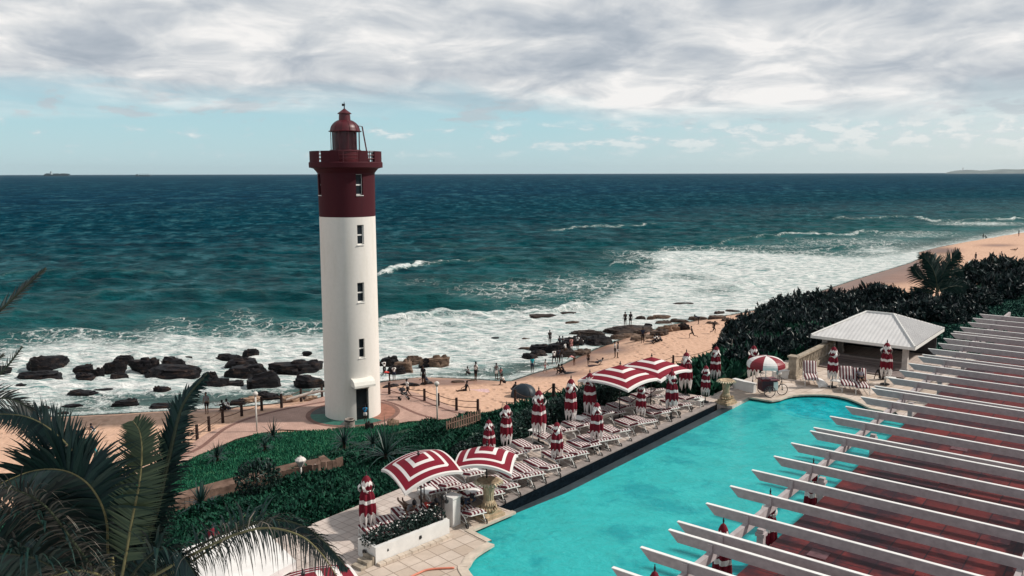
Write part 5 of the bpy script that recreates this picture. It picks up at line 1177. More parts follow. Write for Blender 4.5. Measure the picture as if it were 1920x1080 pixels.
POSES={ # torso pitch(lean fwd), (thighL,shinL),(thighR,shinR),(uarmL,farmL,outL),(uarmR,farmR,outR)
'stand':(2,(2,-2),(-3,-5),(4,12,9),(-4,8,9)),
'walk':(6,(26,4),(-18,-38),(-22,0,8),(24,38,8)),
'run':(16,(62,-12),(-30,-88),(-48,20,10),(58,100,10)),
'sit':(-14,(98,78),(92,84),(-28,-10,14),(30,60,12)),
'sitlow':(24,(128,12),(120,4),(60,96,8),(58,92,8)),
'crouch':(38,(118,-18),(105,-30),(70,60,8),(60,50,8)),
'bend':(72,(10,-6),(2,-8),(62,40,6),(66,44,6)),
'reach':(8,(12,2),(-8,-10),(74,78,10),(40,70,12)),
'lie':(-66,(96,88),(86,92),(20,50,16),(60,120,10))}
def person_meshes(pose,fem=False):
    tp,(tL,sL),(tR,sR),(aL,fL,oL),(aR,fR,oR)=POSES[pose]; r=rad
    pel=Vector((0,0,.92)); td=Vector((0,math.sin(r(tp)),math.cos(r(tp)))); hip=.095; shw=.175
    wa=pel+td*.17; ch=pel+td*.38; nk=pel+td*.53; hd_=pel+td*.60+Vector((0,.015,.02)); V=[pel,wa,ch,nk,hd_,hd_+Vector((0,.01,.10)),hd_+Vector((0,.0,.165))]; R=[(.135,.10),(.115,.09),(.15,.105),(.052,.052),(.07,.075),(.078,.09),(.05,.055)]; E=[(0,1),(1,2),(2,3),(3,4),(4,5),(5,6)]
    # nose and ears
    V.append(hd_+Vector((0,.105,.07))); R.append((.012,.015)); E.append((5,7))
    top=[(0,1),(1,2)]; tV=[pel+td*.02,wa,ch,nk-td*.03]; tR_=[(.15,.115),(.135,.11),(.17,.125),(.07,.07)]; tE=[(0,1),(1,2),(2,3)]
    sV=[pel+td*.06]; sR_=[(.145,.115)]; sE=[]
    for sg,(th,sh_) in((-1,(tL,sL)),(1,(tR,sR))):
        h=pel+Vector((sg*hip,0,-.03)); k=h+dirv(r(th))*.43; a=k+dirv(r(sh_))*.42; fd=dirv(r(min(sh_+88,176 if pose!='lie' else 180))); t=a+fd*.15+Vector((0,0,-.02)); i=len(V)
        V+=[h,k,a,t]; R+=[.085,.058,.037,.03]; E+=[(0,i),(i,i+1),(i+1,i+2),(i+2,i+3)]; j=len(sV); sV+=[h,h.lerp(k,.72)]; sR_+=[.105,.088]; sE+=[(0,j),(j,j+1)]
    for sg,(ua,fa,ou) in((-1,(aL,fL,oL)),(1,(aR,fR,oR))):
        s=ch+td*.11+Vector((sg*shw,0,0)); e=s+(dirv(r(ua))*math.cos(r(ou))+Vector((sg,0,0))*math.sin(r(ou)))*.28; w=e+(dirv(r(fa))*.97+Vector((sg*.12,0,0)))*.25; hd=(w-e).normalized(); i=len(V)
        V+=[s,e,w,w+hd*.07]; R+=[.052,.038,.026,(.035,.022)]; E+=[(2,i),(i,i+1),(i+1,i+2),(i+2,i+3)]
        side=hd.cross(Vector((sg,0,.01))).normalized(); 
        for q in range(4): V.append(w+hd*(.145-.012*abs(q-1.3))+side*(.027*(q-1.5))+Vector((-sg*.015,0,0))); R.append(.009); E.append((i+3,len(V)-1))
        V.append(w+hd*.09+side*-.055); R.append(.010); E.append((i+2,len(V)-1))
        j=len(tV); tV+=[s,s.lerp(e,.6)]; tR_+=[.075,.062]; tE+=[(2,j),(j,j+1)]
    low=min(v.z for v in V)-.02
    sh=Vector((0,0,-low)); V=[v+sh for v in V]; tV=[v+sh for v in tV]; sV=[v+sh for v in sV]
    body=skin('body',V,E,R,1); tops=skin('shirt',tV,tE,tR_,1); bot=skin('shorts',sV,sE,sR_,1)
    bm=bmesh.new(); bmesh.ops.create_icosphere(bm,subdivisions=3,radius=1); c=V[5]+Vector((0,-.012,.012))
    for v in bm.verts:
        p=v.co.copy(); v.co=Vector((p.x*.088,p.y*.104-.008,p.z*.108+.01))
        if p.y>.35 and p.z<.45: v.co*=.80
    for v in bm.verts: v.co+=c
    hair=bpy.data.meshes.new('hair'); bm.to_mesh(hair); bm.free()
    for me in(body,tops,bot,hair):
        me.materials.clear(); me.materials.append(None)
        if me is hair: me.polygons.foreach_set('use_smooth',[True]*len(me.polygons))
    return body,tops,bot,hair
PM={k:person_meshes(k) for k in POSES}
CM={}
def cm(c,r=.8):
    k=tuple(c)
    if k not in CM: m,nt,b=nodes('cloth'); setb(b,r,.2); b.inputs['Base Color'].default_value=(*c,1); CM[k]=m
    return CM[k]
SK={'d':(.055,.030,.020),'m':(.16,.085,.055),'l':(.36,.20,.14)}
WH=(.72,.70,.68); BK=(.012,.012,.016); NV=(.02,.03,.055); GR=(.16,.16,.17); TE=(.02,.30,.36); RD=(.55,.06,.05); PK=(.55,.25,.24); BLU=(.02,.22,.45); BR=(.10,.055,.035)
def person(loc,pose,rz,h,sk,top,bot,label,hair=BK,group='people on the beach',rx=None,shirt=True):
    L=empty('person',loc,label,'person',group,rz); s=h/1.72; L.scale=(s,s,s)
    for nm,me,c in zip(('body','shirt','shorts','hair'),PM[pose],(SK[sk],top,bot,hair)):
        if nm=='shirt' and not shirt: continue
        o=bpy.data.objects.new(nm,me); COL.objects.link(o); o.parent=L; TREE.setdefault(L.name,[]).append(o); o.material_slots[0].link='OBJECT'; o.material_slots[0].material=cm(c,.55 if nm=='body' else .85)
    return L
PP=[(721,704,'reach',40,1.65,'d',WH,BK,'person in white top reaching out by the rocks, nearest the lighthouse'),
(731,715,'bend',100,1.6,'d',RD,BK,'person in orange red clothes bending over behind the lighthouse'),
(739,714,'stand',20,1.6,'d',WH,NV,'person in white vest standing beside the one in orange red'),
(794,723,'stand',160,1.8,'d',BK,BK,'tall person in black standing on the dark rock line near the stroller'),
(803,722,'crouch',70,1.55,'d',NV,GR,'crouching person next to the tall one in black'),
(764.5,747,'walk',120,1.7,'d',WH,BK,'person in white shirt pushing the black stroller on the path'),
(892,714,'stand',-40,1.78,'d',WH,BK,'person in white shirt and black trousers standing at the water line'),
(880,705,'sitlow',60,1.6,'d',GR,BK,'person squatting in the shallow water behind the white shirted one'),
(931,712,'stand',30,1.7,'d',GR,WH,'person in pale grey dress standing beside a child at the water'),
(939,712,'stand',-20,1.25,'d',PK,GR,'small child beside the person in the pale dress'),
(946,722,'sitlow',110,1.7,'d',WH,BK,'person in white shirt sitting on the sand at the water line'),
(873,734,'sit',110,1.7,'d',BK,BK,'person in black sitting on the sand beside the pink towel'),
(998,699,'stand',200,1.7,'d',TE,NV,'person in teal top standing in the shallow grey water'),
(1022,698,'walk',-60,1.4,'m',WH,PK,'slim child in white walking on wet sand'),
(1039,684,'walk',30,1.8,'d',WH,BK,'person in white shirt and dark shorts walking ahead of a dark pair'),
(1047,681,'stand',10,1.7,'d',NV,BK,'person in navy walking close behind the white shirted one'),
(1052,680,'walk',0,1.7,'d',BK,GR,'person in black on the right of the walking trio'),
(1060,668,'walk',60,1.7,'d',WH,BR,'person in white striding before the black ledge'),
(1055,657,'stand',0,1.7,'d',GR,NV,'person in grey in front of the black ledge'),
(1049,656,'stand',30,1.65,'d',NV,BK,'person in dark blue at the foot of the black ledge, left of the grey one'),
(1071,660,'stand',20,1.7,'m',PK,PK,'person in long pink clothes before the black ledge'),
(1083,655,'stand',-30,1.7,'d',WH,BK,'person in white top at the right end of the ledge group'),
(1077,685,'bend',60,1.5,'m',PK,BR,'person in pink bending down to the sand'),
(1052,702,'sitlow',100,1.7,'d',BK,BK,'left one of two people in black sitting close together on the sand'),
(1058,702,'sitlow',80,1.7,'d',BK,BK,'right one of two people in black sitting close together on the sand'),
(960,737,'crouch',-80,1.5,'d',BK,GR,'person crouching at the left side of the dark tent'),
(1103,684,'stand',150,1.25,'d',BR,BK,'small boy standing beside a lying sunbather'),
(1120,685,'lie',80,1.7,'d',GR,NV,'sunbather lying on a dark mat beside the small boy'),
(1153,671,'stand',90,1.75,'d',WH,BK,'left one of the embracing pair on the seaweed line'),
(1158,671,'stand',-90,1.7,'d',GR,WH,'right one of the embracing pair on the seaweed line'),
(1205,644,'stand',170,1.85,'d',NV,BK,'tall person in dark clothes holding white cloth beside the sitting group'),
(1222,645,'lie',90,1.7,'d',BK,GR,'person lying at the left of the white shirted sitting group'),
(1231,644,'sitlow',90,1.7,'d',WH,BK,'left white shirted person of the sitting group on the sand'),
(1235,643,'sitlow',80,1.7,'d',WH,BK,'right white shirted person of the sitting group on the sand'),
(1240,642,'sitlow',80,1.6,'d',GR,BK,'grey shirted person at the right end of the sitting group'),
(1298,634,'run',60,1.6,'d',BK,BK,'child in black running on the open sand'),
(1338,625,'run',-60,1.7,'d',BK,BK,'runner in black nearest the dark bushes'),
(1310,608,'bend',90,1.6,'d',NV,BK,'person stooping at the far end of the rock ledge'),
(1910,443,'stand',90,1.8,'d',BK,BK,'dark clad person standing far up the beach at the right edge'),
(1829,490,'stand',20,1.9,'d',BK,NV,'dark clad person on the sand right of the small palm'),
(1843,448,'walk',-90,1.7,'d',BK,BK,'distant dark figure walking at the foam edge'),
(1850,448,'crouch',60,1.7,'d',BK,BK,'distant figure crouching at the foam edge'),
(1880,480,'sitlow',60,1.8,'d',GR,BK,'person sitting far up the beach above the dark hedge'),
(1902,471,'lie',60,1.8,'d',BR,BK,'person lying far up the beach near the right edge'),
(388,776,'stand',180,1.75,'m',GR,BK,'person in grey shirt and dark shorts standing left of the rope fence'),
(430,772,'sitlow',70,1.7,'d',WH,NV,'person in white shirt sitting behind the rope fence'),
(422,772,'sitlow',90,1.6,'d',BK,BK,'person in black sitting next to the white shirted one behind the rope fence'),
(177,813,'sitlow',120,1.3,'d',NV,WH,'small child sitting alone on the sand at the left'),
(181,878,'stand',120,1.7,'m',TE,NV,'person in turquoise seen between the fronds of the big palm'),
(146,852,'stand',160,1.7,'d',BK,BK,'person in black seen over the fronds of the big palm')]
for (px,py,po,rz,h,sk,tp_,bt_,lb) in PP:
    g=TG(px,py); person(g,po,rad(rz),h,sk,tp_,bt_,lb)
for px,py,lb,bd in [(1172,611,'left one of two surfers in black standing on the ledge',0),(1182,611,'right one of two surfers in black standing on the ledge',1),(1031,646,'dark figure standing on the rounded black rock at the near tip of the ledge',0)]:
    g=G(px,py,SEA+1.0); person(g,'stand',rad(200 if bd else 20),1.85 if py<640 else 1.7,'d',BK,BK,lb,group='people on the beach')
g=G(685,790.5,.07); person(g,'stand',rad(10),1.3,'d',BLU,WH,'child in bright blue top standing at the lighthouse door')
# guests on the deck
def lyer(base,rz,h,sk,tp_,bt_,lb,z): person(base+Vector((0,0,z)),'lie',rz,h,sk,tp_,bt_,lb,group='guests at the pool')
rzh=RZL+math.pi
for px,py,sk,tp_,bt_,lb in [(792,968,'m',BK,RD,'guest lying on the lounger behind the right end of the planter'),(856,960,'m',NV,BK,'guest in dark clothes lying between the white pillar and the sandstone fountain'),(752,972,'m',GR,BR,'guest on the white towel behind the planter')]:
    q=G(px,py,DZ)-ldir*.2+ldir*1.0; lyer(q,rzh,1.7,sk,tp_,bt_,lb,.40)
q=G(1618,741,DZ); person(q+uy*1.0+Vector((0,0,.48)),'lie',rad(-14)+math.pi,1.75,'m',(.10,.09,.11),BK,'guest in dark clothes reclining on the right upright lounger by the pavilion',group='guests at the pool')
q=G(1652,712,DZ); person(q,'sit',rad(-60),1.7,'d',BK,BK,'guest in black sitting near the pavilion, head just above the rafters',group='guests at the pool')
# ================================================================== BEACH THINGS
def tent():
    g=G(982,744,-.06); L=empty('beach_tent',g,'dark navy dome beach tent standing on the sand','tent',rz=rad(-20)); m=plain('navy_nylon',(.010,.022,.035),.5,.4,.15,2)
    b=MB(); N=16; K=10; vs=[]
    for i in range(K+1):
        t=i/K
        for j in range(N):
            a=2*math.pi*j/N; sq=1/max(abs(math.cos(a)),abs(math.sin(a)))**.35; r=math.cos(t*math.pi/2)*(1 if i<K else 0); vs.append((1.15*r*sq*math.cos(a),.85*r*sq*math.sin(a),1.15*math.sin(t*math.pi/2)**.9))
    b.add(vs,[(i*N+j,i*N+(j+1)%N,(i+1)*N+(j+1)%N,(i+1)*N+j) for i in range(K) for j in range(N)]); b.build('tent_cloth',m,L,smooth=True)
    b=MB()
    for k in range(4):
        a=math.pi/4+k*math.pi/2; b.tube([(1.15*math.cos(t)*1.13*math.cos(a),.85*math.cos(t)*1.13*math.sin(a),1.16*math.sin(t)**.9+.01) for t in np.linspace(0.001,math.pi/2,10)],.014,5)
    b.build('tent_pole',plain('grey_pole',(.12,.13,.14),.4),L)
tent()
def stroller():
    g=G(757,749,.06); L=empty('stroller',g,'black baby stroller on the path in front of the person in white','stroller',rz=rad(20)); b=MB()
    for y in(-.22,.22): b.tube([(.38,y,.10),(-.15,y,.62),(-.50,y,1.02)],.018,6); b.tube([(-.35,y,.10),(.1,y,.55),(.3,y,.62)],.018,6)
    b.tube([(-.5,-.22,1.02),(-.5,.22,1.02)],.022,6); b.build('frame',plain('grey_frame',(.25,.25,.26),.4),L)
    b=MB(); b.box((.05,0,.52),(.5,.38,.14)); b.box((-.16,0,.70),(.14,.38,.36)); b.build('seat',plain('black_cloth',(.01,.01,.013),.8),L)
    b=MB(); b.lathe([(.30,0),(.28,.12),(.19,.22),(.0,.26)],14,(-.12,0,.80),cap=False); b.build('hood',plain('black_hood',(.012,.012,.016),.8),L,smooth=True)
    for x_ in(-.35,.38):
        for y in(-.24,.24): b=MB(); b.tube([(x_,y-.02,.11),(x_,y+.02,.11)],.11,14); b.build('wheel',blackm,L)
stroller()
def mat_on(px,py,w,l,rz,c,label,name='beach_towel'):
    g=TG(px,py); b=MB(); N=8; vs=[(-w/2+w*i/N,-l/2+l*j/N,.03+.02*math.sin(i*1.7+j*2.1)) for i in range(N+1) for j in range(N+1)]; b.add(vs,[(i*(N+1)+j,(i+1)*(N+1)+j,(i+1)*(N+1)+j+1,i*(N+1)+j+1) for i in range(N) for j in range(N)])
    o=b.build(name,plain('towel_cloth',c,.9,.1,.2,8),loc=g); o.rotation_euler=(0,0,rad(rz)); md=o.modifiers.new('s','SOLIDIFY'); md.thickness=.02; tag(o,label,'towel','towels on the sand')
mat_on(896,735,2.0,1.2,10,(.62,.42,.42),'pink and white towel on the sand beside the person in black')
mat_on(1122,686,2.1,.9,8,(.05,.035,.04),'dark mat under the lying sunbather')
mat_on(1073,700,1.6,.7,5,(.02,.025,.03),'black mat right of the two people in black')
mat_on(1245,736,.8,.5,0,(.3,.3,.3),'small grey cloth hidden behind the open umbrella pair') if False else None
mat_on(875,735,.9,.8,10,(.62,.56,.55),'small white towel beneath the person in black')
# ================================================================== FENCES
wood=plain('dark_post',(.035,.022,.020),.85,.2,.3,8); ropem=plain('rope',(.10,.065,.05),.9,.1,.2,9)
def ropefence(pxs,label,h=1.15,zz=None,last=None):
    pts=[TG(x,y) for x,y in pxs]; L=empty('rope_fence',pts[0],label,'fence'); o=L.location
    for p in pts: b=MB(); b.tube([p-o-Vector((0,0,.1)),p-o+Vector((0,0,h))],[.12,.105],9); b.build('post',wood,L)
    for k in range(len(pts)-1):
        for f in(.42,.86):
            a,c=pts[k]-o+Vector((0,0,h*f)),pts[k+1]-o+Vector((0,0,h*f)); sg=(c-a).length*.035; b=MB(); b.tube([a.lerp(c,t)-Vector((0,0,sg*4*t*(1-t))) for t in np.linspace(0,1,9)],.03,5); b.build('rope',ropem,L)
ropefence([(325,862),(346,843),(370,825),(392.5,809),(418,794),(453.5,782),(491,771),(528,764),(564.6,753),(604,747)],'post and rope fence along the path left of the lighthouse')
ropefence([(730,742),(796,754),(822,763.5),(856,772),(896,776)],'post and rope fence along the path right of the lighthouse')
ropefence([(966,757),(1038,752),(1090,735),(1140,722),(1200,703),(1262,688),(1345,668)],'post and rope fence on the sand behind the hedge')
def pickets(pa,pb,n,h,col,label,name='picket_fence',slope=True):
    a,c=TG(*pa),TG(*pb); L=empty(name,a,label,'fence'); o=L.location; m=plain('picket_wood',col,.85,.2,.25,5); az=math.atan2(c.y-a.y,c.x-a.x)
    rails=MB()
    for i in range(n):
        t=i/(n-1); p=a.lerp(c,t); p.z=hz(p.x,p.y); b=MB(); hh=h*(.9+.2*random.random()); w=.09; q=p-o
        b.box(q+Vector((0,0,hh/2-.1)),(w,.03,hh+.2),az); k=len(b.v); u=Vector((math.cos(az),math.sin(az),0)); b.add([q+u*-w/2+Vector((0,0,hh)),q+u*w/2+Vector((0,0,hh)),q+Vector((0,0,hh+.08))],[(0,1,2)]); b.build('picket',m,L)
    for f in(.3,.75):
        b=MB(); b.tube([Vector((a.lerp(c,t).x,a.lerp(c,t).y,hz(a.lerp(c,t).x,a.lerp(c,t).y)+h*f))-o for t in np.linspace(0,1,12)],.03,4); b.build('rail',m,L)
pickets((838,815),(900,795),15,.75,(.20,.13,.10),'brown picket fence where the path meets the dark hedge')
pickets((1085,742),(1190,708),40,1.0,(.55,.46,.38),'pale picket fence behind the hedge under the open umbrella pair')
pickets((1290,690),(1372,668),36,1.2,(.55,.46,.40),'pale picket fence between the folded parasols and the dark bushes')
def slope_fence():
    top=[(285,972),(330,957),(390,938),(450,921),(500,908),(560,893),(600,884),(622,878)]
    pts=[TG(*p) for p in top]; P3=smooth3(pts,42); L=empty('timber_retaining_fence',P3[0],'low brown timber retaining fence with a sandy ledge crossing the green slope','fence'); o=L.location; tm=plain('weathered_timber',(.17,.11,.085),.85,.2,.3,4,.2); 
    b=MB(); vs=[]
    for i,p in enumerate(P3):
        d=(P3[min(i+1,len(P3)-1)]-P3[max(i-1,0)]).normalized(); n_=Vector((d.y,-d.x,0)); n_=n_ if n_.y<0 else -n_; q=Vector((p.x,p.y,p.z+.25))-o; vs+=[q+n_*.9+Vector((0,0,-.05)),q-n_*.7+Vector((0,0,.25)),q-n_*.1-Vector((0,0,.6))]
    b.add(vs,[(3*i,3*i+1,3*i+4,3*i+3) for i in range(len(P3)-1)]+[(3*i+1,3*i+2,3*i+5,3*i+4) for i in range(len(P3)-1)]); b.build('sandy_ledge',plain('ledge_sand',(.17,.11,.085),.9,.1,.3,2),L)
    cum=0
    for i in range(len(P3)-1):
        d=(P3[i+1]-P3[i]); n_=Vector((d.y,-d.x,0)).normalized(); n_=n_ if n_.y<0 else -n_; az=math.atan2(d.y,d.x); k=max(1,int(d.length/.42))
        for j in range(k):
            p=P3[i]+d*(j/k)+n_*.95; p.z=hz(p.x,p.y)
            b=MB(); b.box(p-o+Vector((0,0,.18)),(.24,.06,.75+random.uniform(-.05,.1)),az); 
            if cum<95: b.build('stake',tm,L); cum+=1
    b=MB(); b.tube([p-o+Vector((0,0,.30)) for p in P3],.09,5); b.build('top_log',tm,L)
slope_fence()
# ================================================================== LAMPS, SMALL STREET THINGS
def lamp(px,py,pt,label,head='globe',w=.06):
    g=TG(px,py); lo,hi=.3,8
    for _ in range(30):
        mm=(lo+hi)/2
        if P(g+Vector((0,0,mm)))[1]>pt: lo=mm
        else: hi=mm
    h=lo; L=empty('path_lamp',g,label,'lamp','white lamps'); pw_=plain('lamp_white',(.62,.58,.54),.5,.4,.1) if 'lamp_white' not in bpy.data.materials else bpy.data.materials['lamp_white']
    b=MB(); b.tube([(0,0,-.1),(0,0,h-.35)],w,10); b.build('lamp_post',pw_,L,smooth=True)
    b=MB(); 
    if head=='globe': b.lathe([(.07,h-.40),(.10,h-.36),(.17,h-.26),(.20,h-.18),(.17,h-.08),(.08,h-.01),(0,h)],16,cap=False)
    elif head=='lantern': b.lathe([(.06,h-.52),(.10,h-.50),(.24,h-.28),(.27,h-.22),(.27,h-.18),(.16,h-.08),(.06,h-.04),(.05,h),(0,h+.02)],8,cap=False)
    else: b.lathe([(.05,h-.38),(.07,h-.3),(.09,h-.1),(.05,h),(0,h)],10,cap=False)
    b.build('lamp_head',pw_,L)
lamp(482,812,734,'tall white path lamp with round head left of the lighthouse')
lamp(820,793,715,'tall white path lamp with round head right of the lighthouse')
lamp(565,901,855,'short white lantern lamp beside the timber fence on the green slope','lantern',.045)
lamp(592,889,871,'small white marker post right of the lantern lamp','stub',.04)
def bin_():
    g=G(656,803,.06); L=empty('litter_bin',g,'small round stone litter bin on the path before the lighthouse','bin'); b=MB(); b.lathe([(.36,0),(.38,.05),(.38,.68),(.34,.74),(.28,.72),(.28,.5),(0,.5)],20,cap=False); b.build('bin_body',plain('concrete',(.30,.26,.23),.85,.2,.3,5,.2),L); b=MB(); b.lathe([(.385,.58),(.395,.6),(.395,.66),(.385,.68)],20,cap=False); b.build('bin_band',blackm,L)
bin_()
for px,py,w,h,lb,lt in [(691,807,.5,.9,'dark upright stone bollard at the lawn edge before the lighthouse door',0),(735,800,.75,.8,'pale squat boulder at the lawn edge right of the lighthouse',1)]:
    g=TG(px,py); o=bpy.data.objects.new('boulder',RM[2]); COL.objects.link(o); o.location=g; o.scale=(w*.6,w*.5,h); o.color=(lt,lt,lt,1); tag(o,lb,'boulder')
# driftwood by the fence left of the lighthouse
b=MB(); g=G(592,750,-.05); b.tube([Vector((-2.4,-.5,.15)),Vector((-1.5,-.2,.35)),Vector((-.6,.1,.55)),Vector((.4,.1,.75)),Vector((.9,.0,.80))],[.10,.13,.13,.10,.04],8); b.tube([Vector((-.6,.1,.55)),Vector((-.3,.5,.8))],[.07,.03],6); tag(b.build('driftwood',plain('bleached_wood',(.50,.44,.40),.85,.2,.2,4,.2),loc=g),'bleached driftwood log leaning on rocks left of the lighthouse','driftwood')
# ================================================================== SHIPS AND HEADLAND
def ship(px,dist,length,label,cont=True):
    az=(px-960)/F_PX/math.cos(PITCH); y=dist; g=Vector((y*az,y,SEA)); L=empty('cargo_ship',g,label,'ship'); hb=plain('ship_hull',(.035,.075,.10),.6,.3,.1,.01); h=length*.055
    k=length/2; b=MB(); b.prism([(-k,-14),(k*.9,-14),(k,0),(k*.9,14),(-k,14)],-2,h); b.prism([(k*.86,-10),(k*1.0,0),(k*.86,10)],h,h*1.5); b.build('hull',hb,L)
    if cont:
        rp=random.Random(1); cmx=plain('containers',(.10,.15,.17),.7,.2,.4,.05)
        for i in range(17):
            x=-k*.88+i*k*.105
            if abs(x+k*.42)<k*.07: continue
            hh=h*(.55+.35*rp.random()); b=MB(); b.box((x,0,h+hh/2),(k*.09,26,hh)); b.build('container_stack',cmx,L)
        b=MB(); b.box((-k*.45,0,h*2.0),(k*.07,26,h*2.0)); b.box((-k*.45,0,h*3.1),(k*.10,30,h*.25)); b.build('bridge_tower',plain('ship_white',(.35,.42,.45),.6),L)
    else:
        b=MB(); b.box((-k*.78,0,h*1.6),(k*.26,14,h*1.9)); b.build('bridge_tower',plain('ship_grey',(.22,.28,.31),.6),L)
        for x in(-.45,-.1,.25,.55): b=MB(); b.tube([(k*x,0,h),(k*x,0,h*3.2)],2.0,5); b.tube([(k*x,0,h*1.2),(k*(x+.14),0,h*2.4)],.6,4); b.build('crane',hb,L)
ship(123.5,10400,320,'long container ship on the horizon at the far left')
ship(282,8300,150,'smaller cargo ship with four deck cranes on the horizon left of the lighthouse',False)
def headland():
    b=MB(); D=14500; prof=[(1757,0),(1762,2.0),(1768,4.6),(1780,6.3),(1792,7.4),(1805,7.6),(1815,6.6),(1832,6.8),(1855,8.6),(1872,8.9),(1895,8.6),(1920,9.4),(1990,9),(2100,12),(2300,10)]
    vs=[]; m=5; pr=smoothpoly(prof,4)
    for px,h in pr:
        az=(px-960)/F_PX/math.cos(PITCH); H_=max(h,0)*.8*D/F_PX+10
        for j,(dy,f) in enumerate(((-500,0),(-300,.45),(-50,.92),(300,1),(1500,.6))): 
            y=D+dy; vs.append((y*az,y,SEA-2+H_*f+(6*mnoise.noise(Vector((px*.11,j*.9,0)))*f)))
    n=len(pr); b.add(vs,[(i*m+j,i*m+j+1,(i+1)*m+j+1,(i+1)*m+j) for i in range(n-1) for j in range(m-1)]); o=b.build('headland',plain('hazed_scrub',(.17,.20,.20),.9,.1,.2,.004),smooth=True); o['kind']='structure'  # scrub colour paled and greyed to carry distance haze
    g=Vector((14400*(1789.5-960)/F_PX/math.cos(PITCH),14400,SEA+64)); L=empty('lighthouse_on_headland',g,'tiny far tower standing on the headland at the right','tower'); b=MB(); b.lathe([(5,0),(4,30),(6,31),(6,34),(2,40)],10); b.build('tower_shaft',plain('far_tower',(.3,.3,.3),.8),L)
headland()
# ================================================================== VEGETATION
RG=np.random.default_rng(21)
def blades(name,pts,h,w,mat,up=1.0,kind='stuff',lean=.45):
    """one pointed blade or leaf per point, standing out of the ground"""
    n=len(pts); r=RG; d=r.normal(size=(n,3))*lean; d[:,2]=up; d/=np.linalg.norm(d,axis=1)[:,None]; H_=(h*(.55+.9*r.random(n)))[:,None]
    a=r.uniform(0,6.283,n); sd_=np.column_stack([np.cos(a),np.sin(a),np.zeros(n)]); W_=(w*(.6+.8*r.random(n)))[:,None]; p=np.asarray(pts)
    v=np.stack([p-sd_*W_*.35,p+sd_*W_*.35,p+d*H_*.6+sd_*W_*.5,p+d*H_,p+d*H_*.6-sd_*W_*.5],1).reshape(-1,3)
    me=bpy.data.meshes.new(name); me.vertices.add(len(v)); me.vertices.foreach_set('co',v.astype(np.float32).ravel()); f=np.arange(5*n,dtype=np.int32)
    me.loops.add(5*n); me.loops.foreach_set('vertex_index',f); me.polygons.add(n); me.polygons.foreach_set('loop_start',np.arange(0,5*n,5,dtype=np.int32)); me.materials.append(mat); me.update(calc_edges=True)
    o=bpy.data.objects.new(name,me); COL.objects.link(o)
    if kind: o['kind']=kind
    return o
def st_points(n,s0,s1,t0,t1,cond=None):
    s=RG.uniform(s0,s1,n); t=RG.uniform(t0,t1,n)
    if cond is not None: k=cond(s,t); s,t=s[k],t[k]
    x=O.x+A.x*s+NN.x*t; y=O.y+A.y*s+NN.y*t; z=hgt(np.stack([x,y],1)); return np.stack([x,y,z],1),s,t
lawnm=leafmat('lawn_blade',[(.004,.038,.024),(.008,.082,.048),(.014,.125,.066),(.06,.19,.10)],.7,.12)
coverm=leafmat('cover_leaf',[(.002,.014,.012),(.004,.032,.021),(.007,.052,.031),(.014,.082,.046)],.65,.12)
hedgem=leafmat('hedge_leaf',[(.003,.010,.012),(.005,.022,.020),(.008,.035,.026),(.02,.06,.04)],.5,.3)
treem=leafmat('broad_leaf',[(.001,.004,.007),(.002,.008,.012),(.004,.015,.018),(.010,.028,.028),(.035,.065,.055)],.42,.35)
def edge(s): return np.interp(s,EDGE_S,EDGE_T)
FENT=lambda s: np.interp(s,[-12,-4,0,5,9,12,20],[-19.2,-18.6,-18.1,-17.3,-15.5,-15,-14])
pts,_,_=st_points(270000,-34,22,-36,-14,lambda s,t:(t>edge(s)+.25)&(t<FENT(s)-.6)); blades('lawn_grass',pts,.19,.055,lawnm)
pts,s,t=st_points(300000,-34,22,-20,-4.9,lambda s,t:(t>FENT(s)+1.3)&(t<-4.95)&(t>edge(s)))
und=.5*np.sin(s*1.1+np.sin(t*.9)*2)*np.sin(t*1.3+s*.4); pts[:,2]+=np.clip(und,-.1,.5)*RG.random(len(pts)); blades('ground_cover',pts,.20,.10,coverm,up=.9,lean=.8)
pts,s,t=st_points(80000,20.6,125,-15,2.5,lambda s,t:(t>edge(s)+.2)&(t<np.interp(s,TOP_S,TOP_T)+np.where(s<33,3.4,np.where(s<46,5.2,.3)))); blades('ground_cover',pts,.8,.4,coverm,up=.9,lean=.8)
pts,_,_=st_points(90000,40,130,-7,26,lambda s,t:(s>43.3)&(t>np.interp(s,TOP_S,TOP_T))); blades('lawn_grass',pts,.16,.12,leafmat('far_lawn_blade',[(.0015,.018,.018),(.002,.026,.023),(.003,.032,.027)],.8,.1))
# ---- clipped hedge on the seaward edge of the deck
def hedge():
    L=empty('hedge',S(13,-5.4,DZ-.3),'dark leafy hedge along the seaward edge of the lounger deck','hedge'); o=np.array(L.location); bl=[]
    r=random.Random(9)
    for i in range(96):
        s=4.2+i*.172; hh=np.interp(s,[4.2,6.5,9,14,20.6],[.35,.75,1.0,1.15,1.3])+r.uniform(-.12,.14)
        for t,k in((-5.25,1),(-5.75,.95),(-6.3,.75)): p=S(s,t+r.uniform(-.1,.1),DZ-.45+hh*.5*k+.15); bl.append((np.array(p)-o,.42,.42,hh*.62*k+.15))
    leaves(bl,105,.17,.10,seed=5,shell=.72).build('hedge_foliage',hedgem,L)
    b=MB()
    for i in range(40): p=S(4.4+i*.41,-5.6,DZ-.5)-L.location; b.tube([p-Vector((0,0,.6)),p+Vector((.05,.03,.7))],.03,5)
    b.build('stem',plain('bark',(.06,.045,.035),.9,.1,.3,5),L)
hedge()
barkm=bpy.data.materials['bark']
def s_at(px,t,z):
    lo,hi=-20,400
    for _ in range(50):
        m=(lo+hi)/2
        if P(S(m,t,z))[0]<px: lo=m
        else: hi=m
    return lo
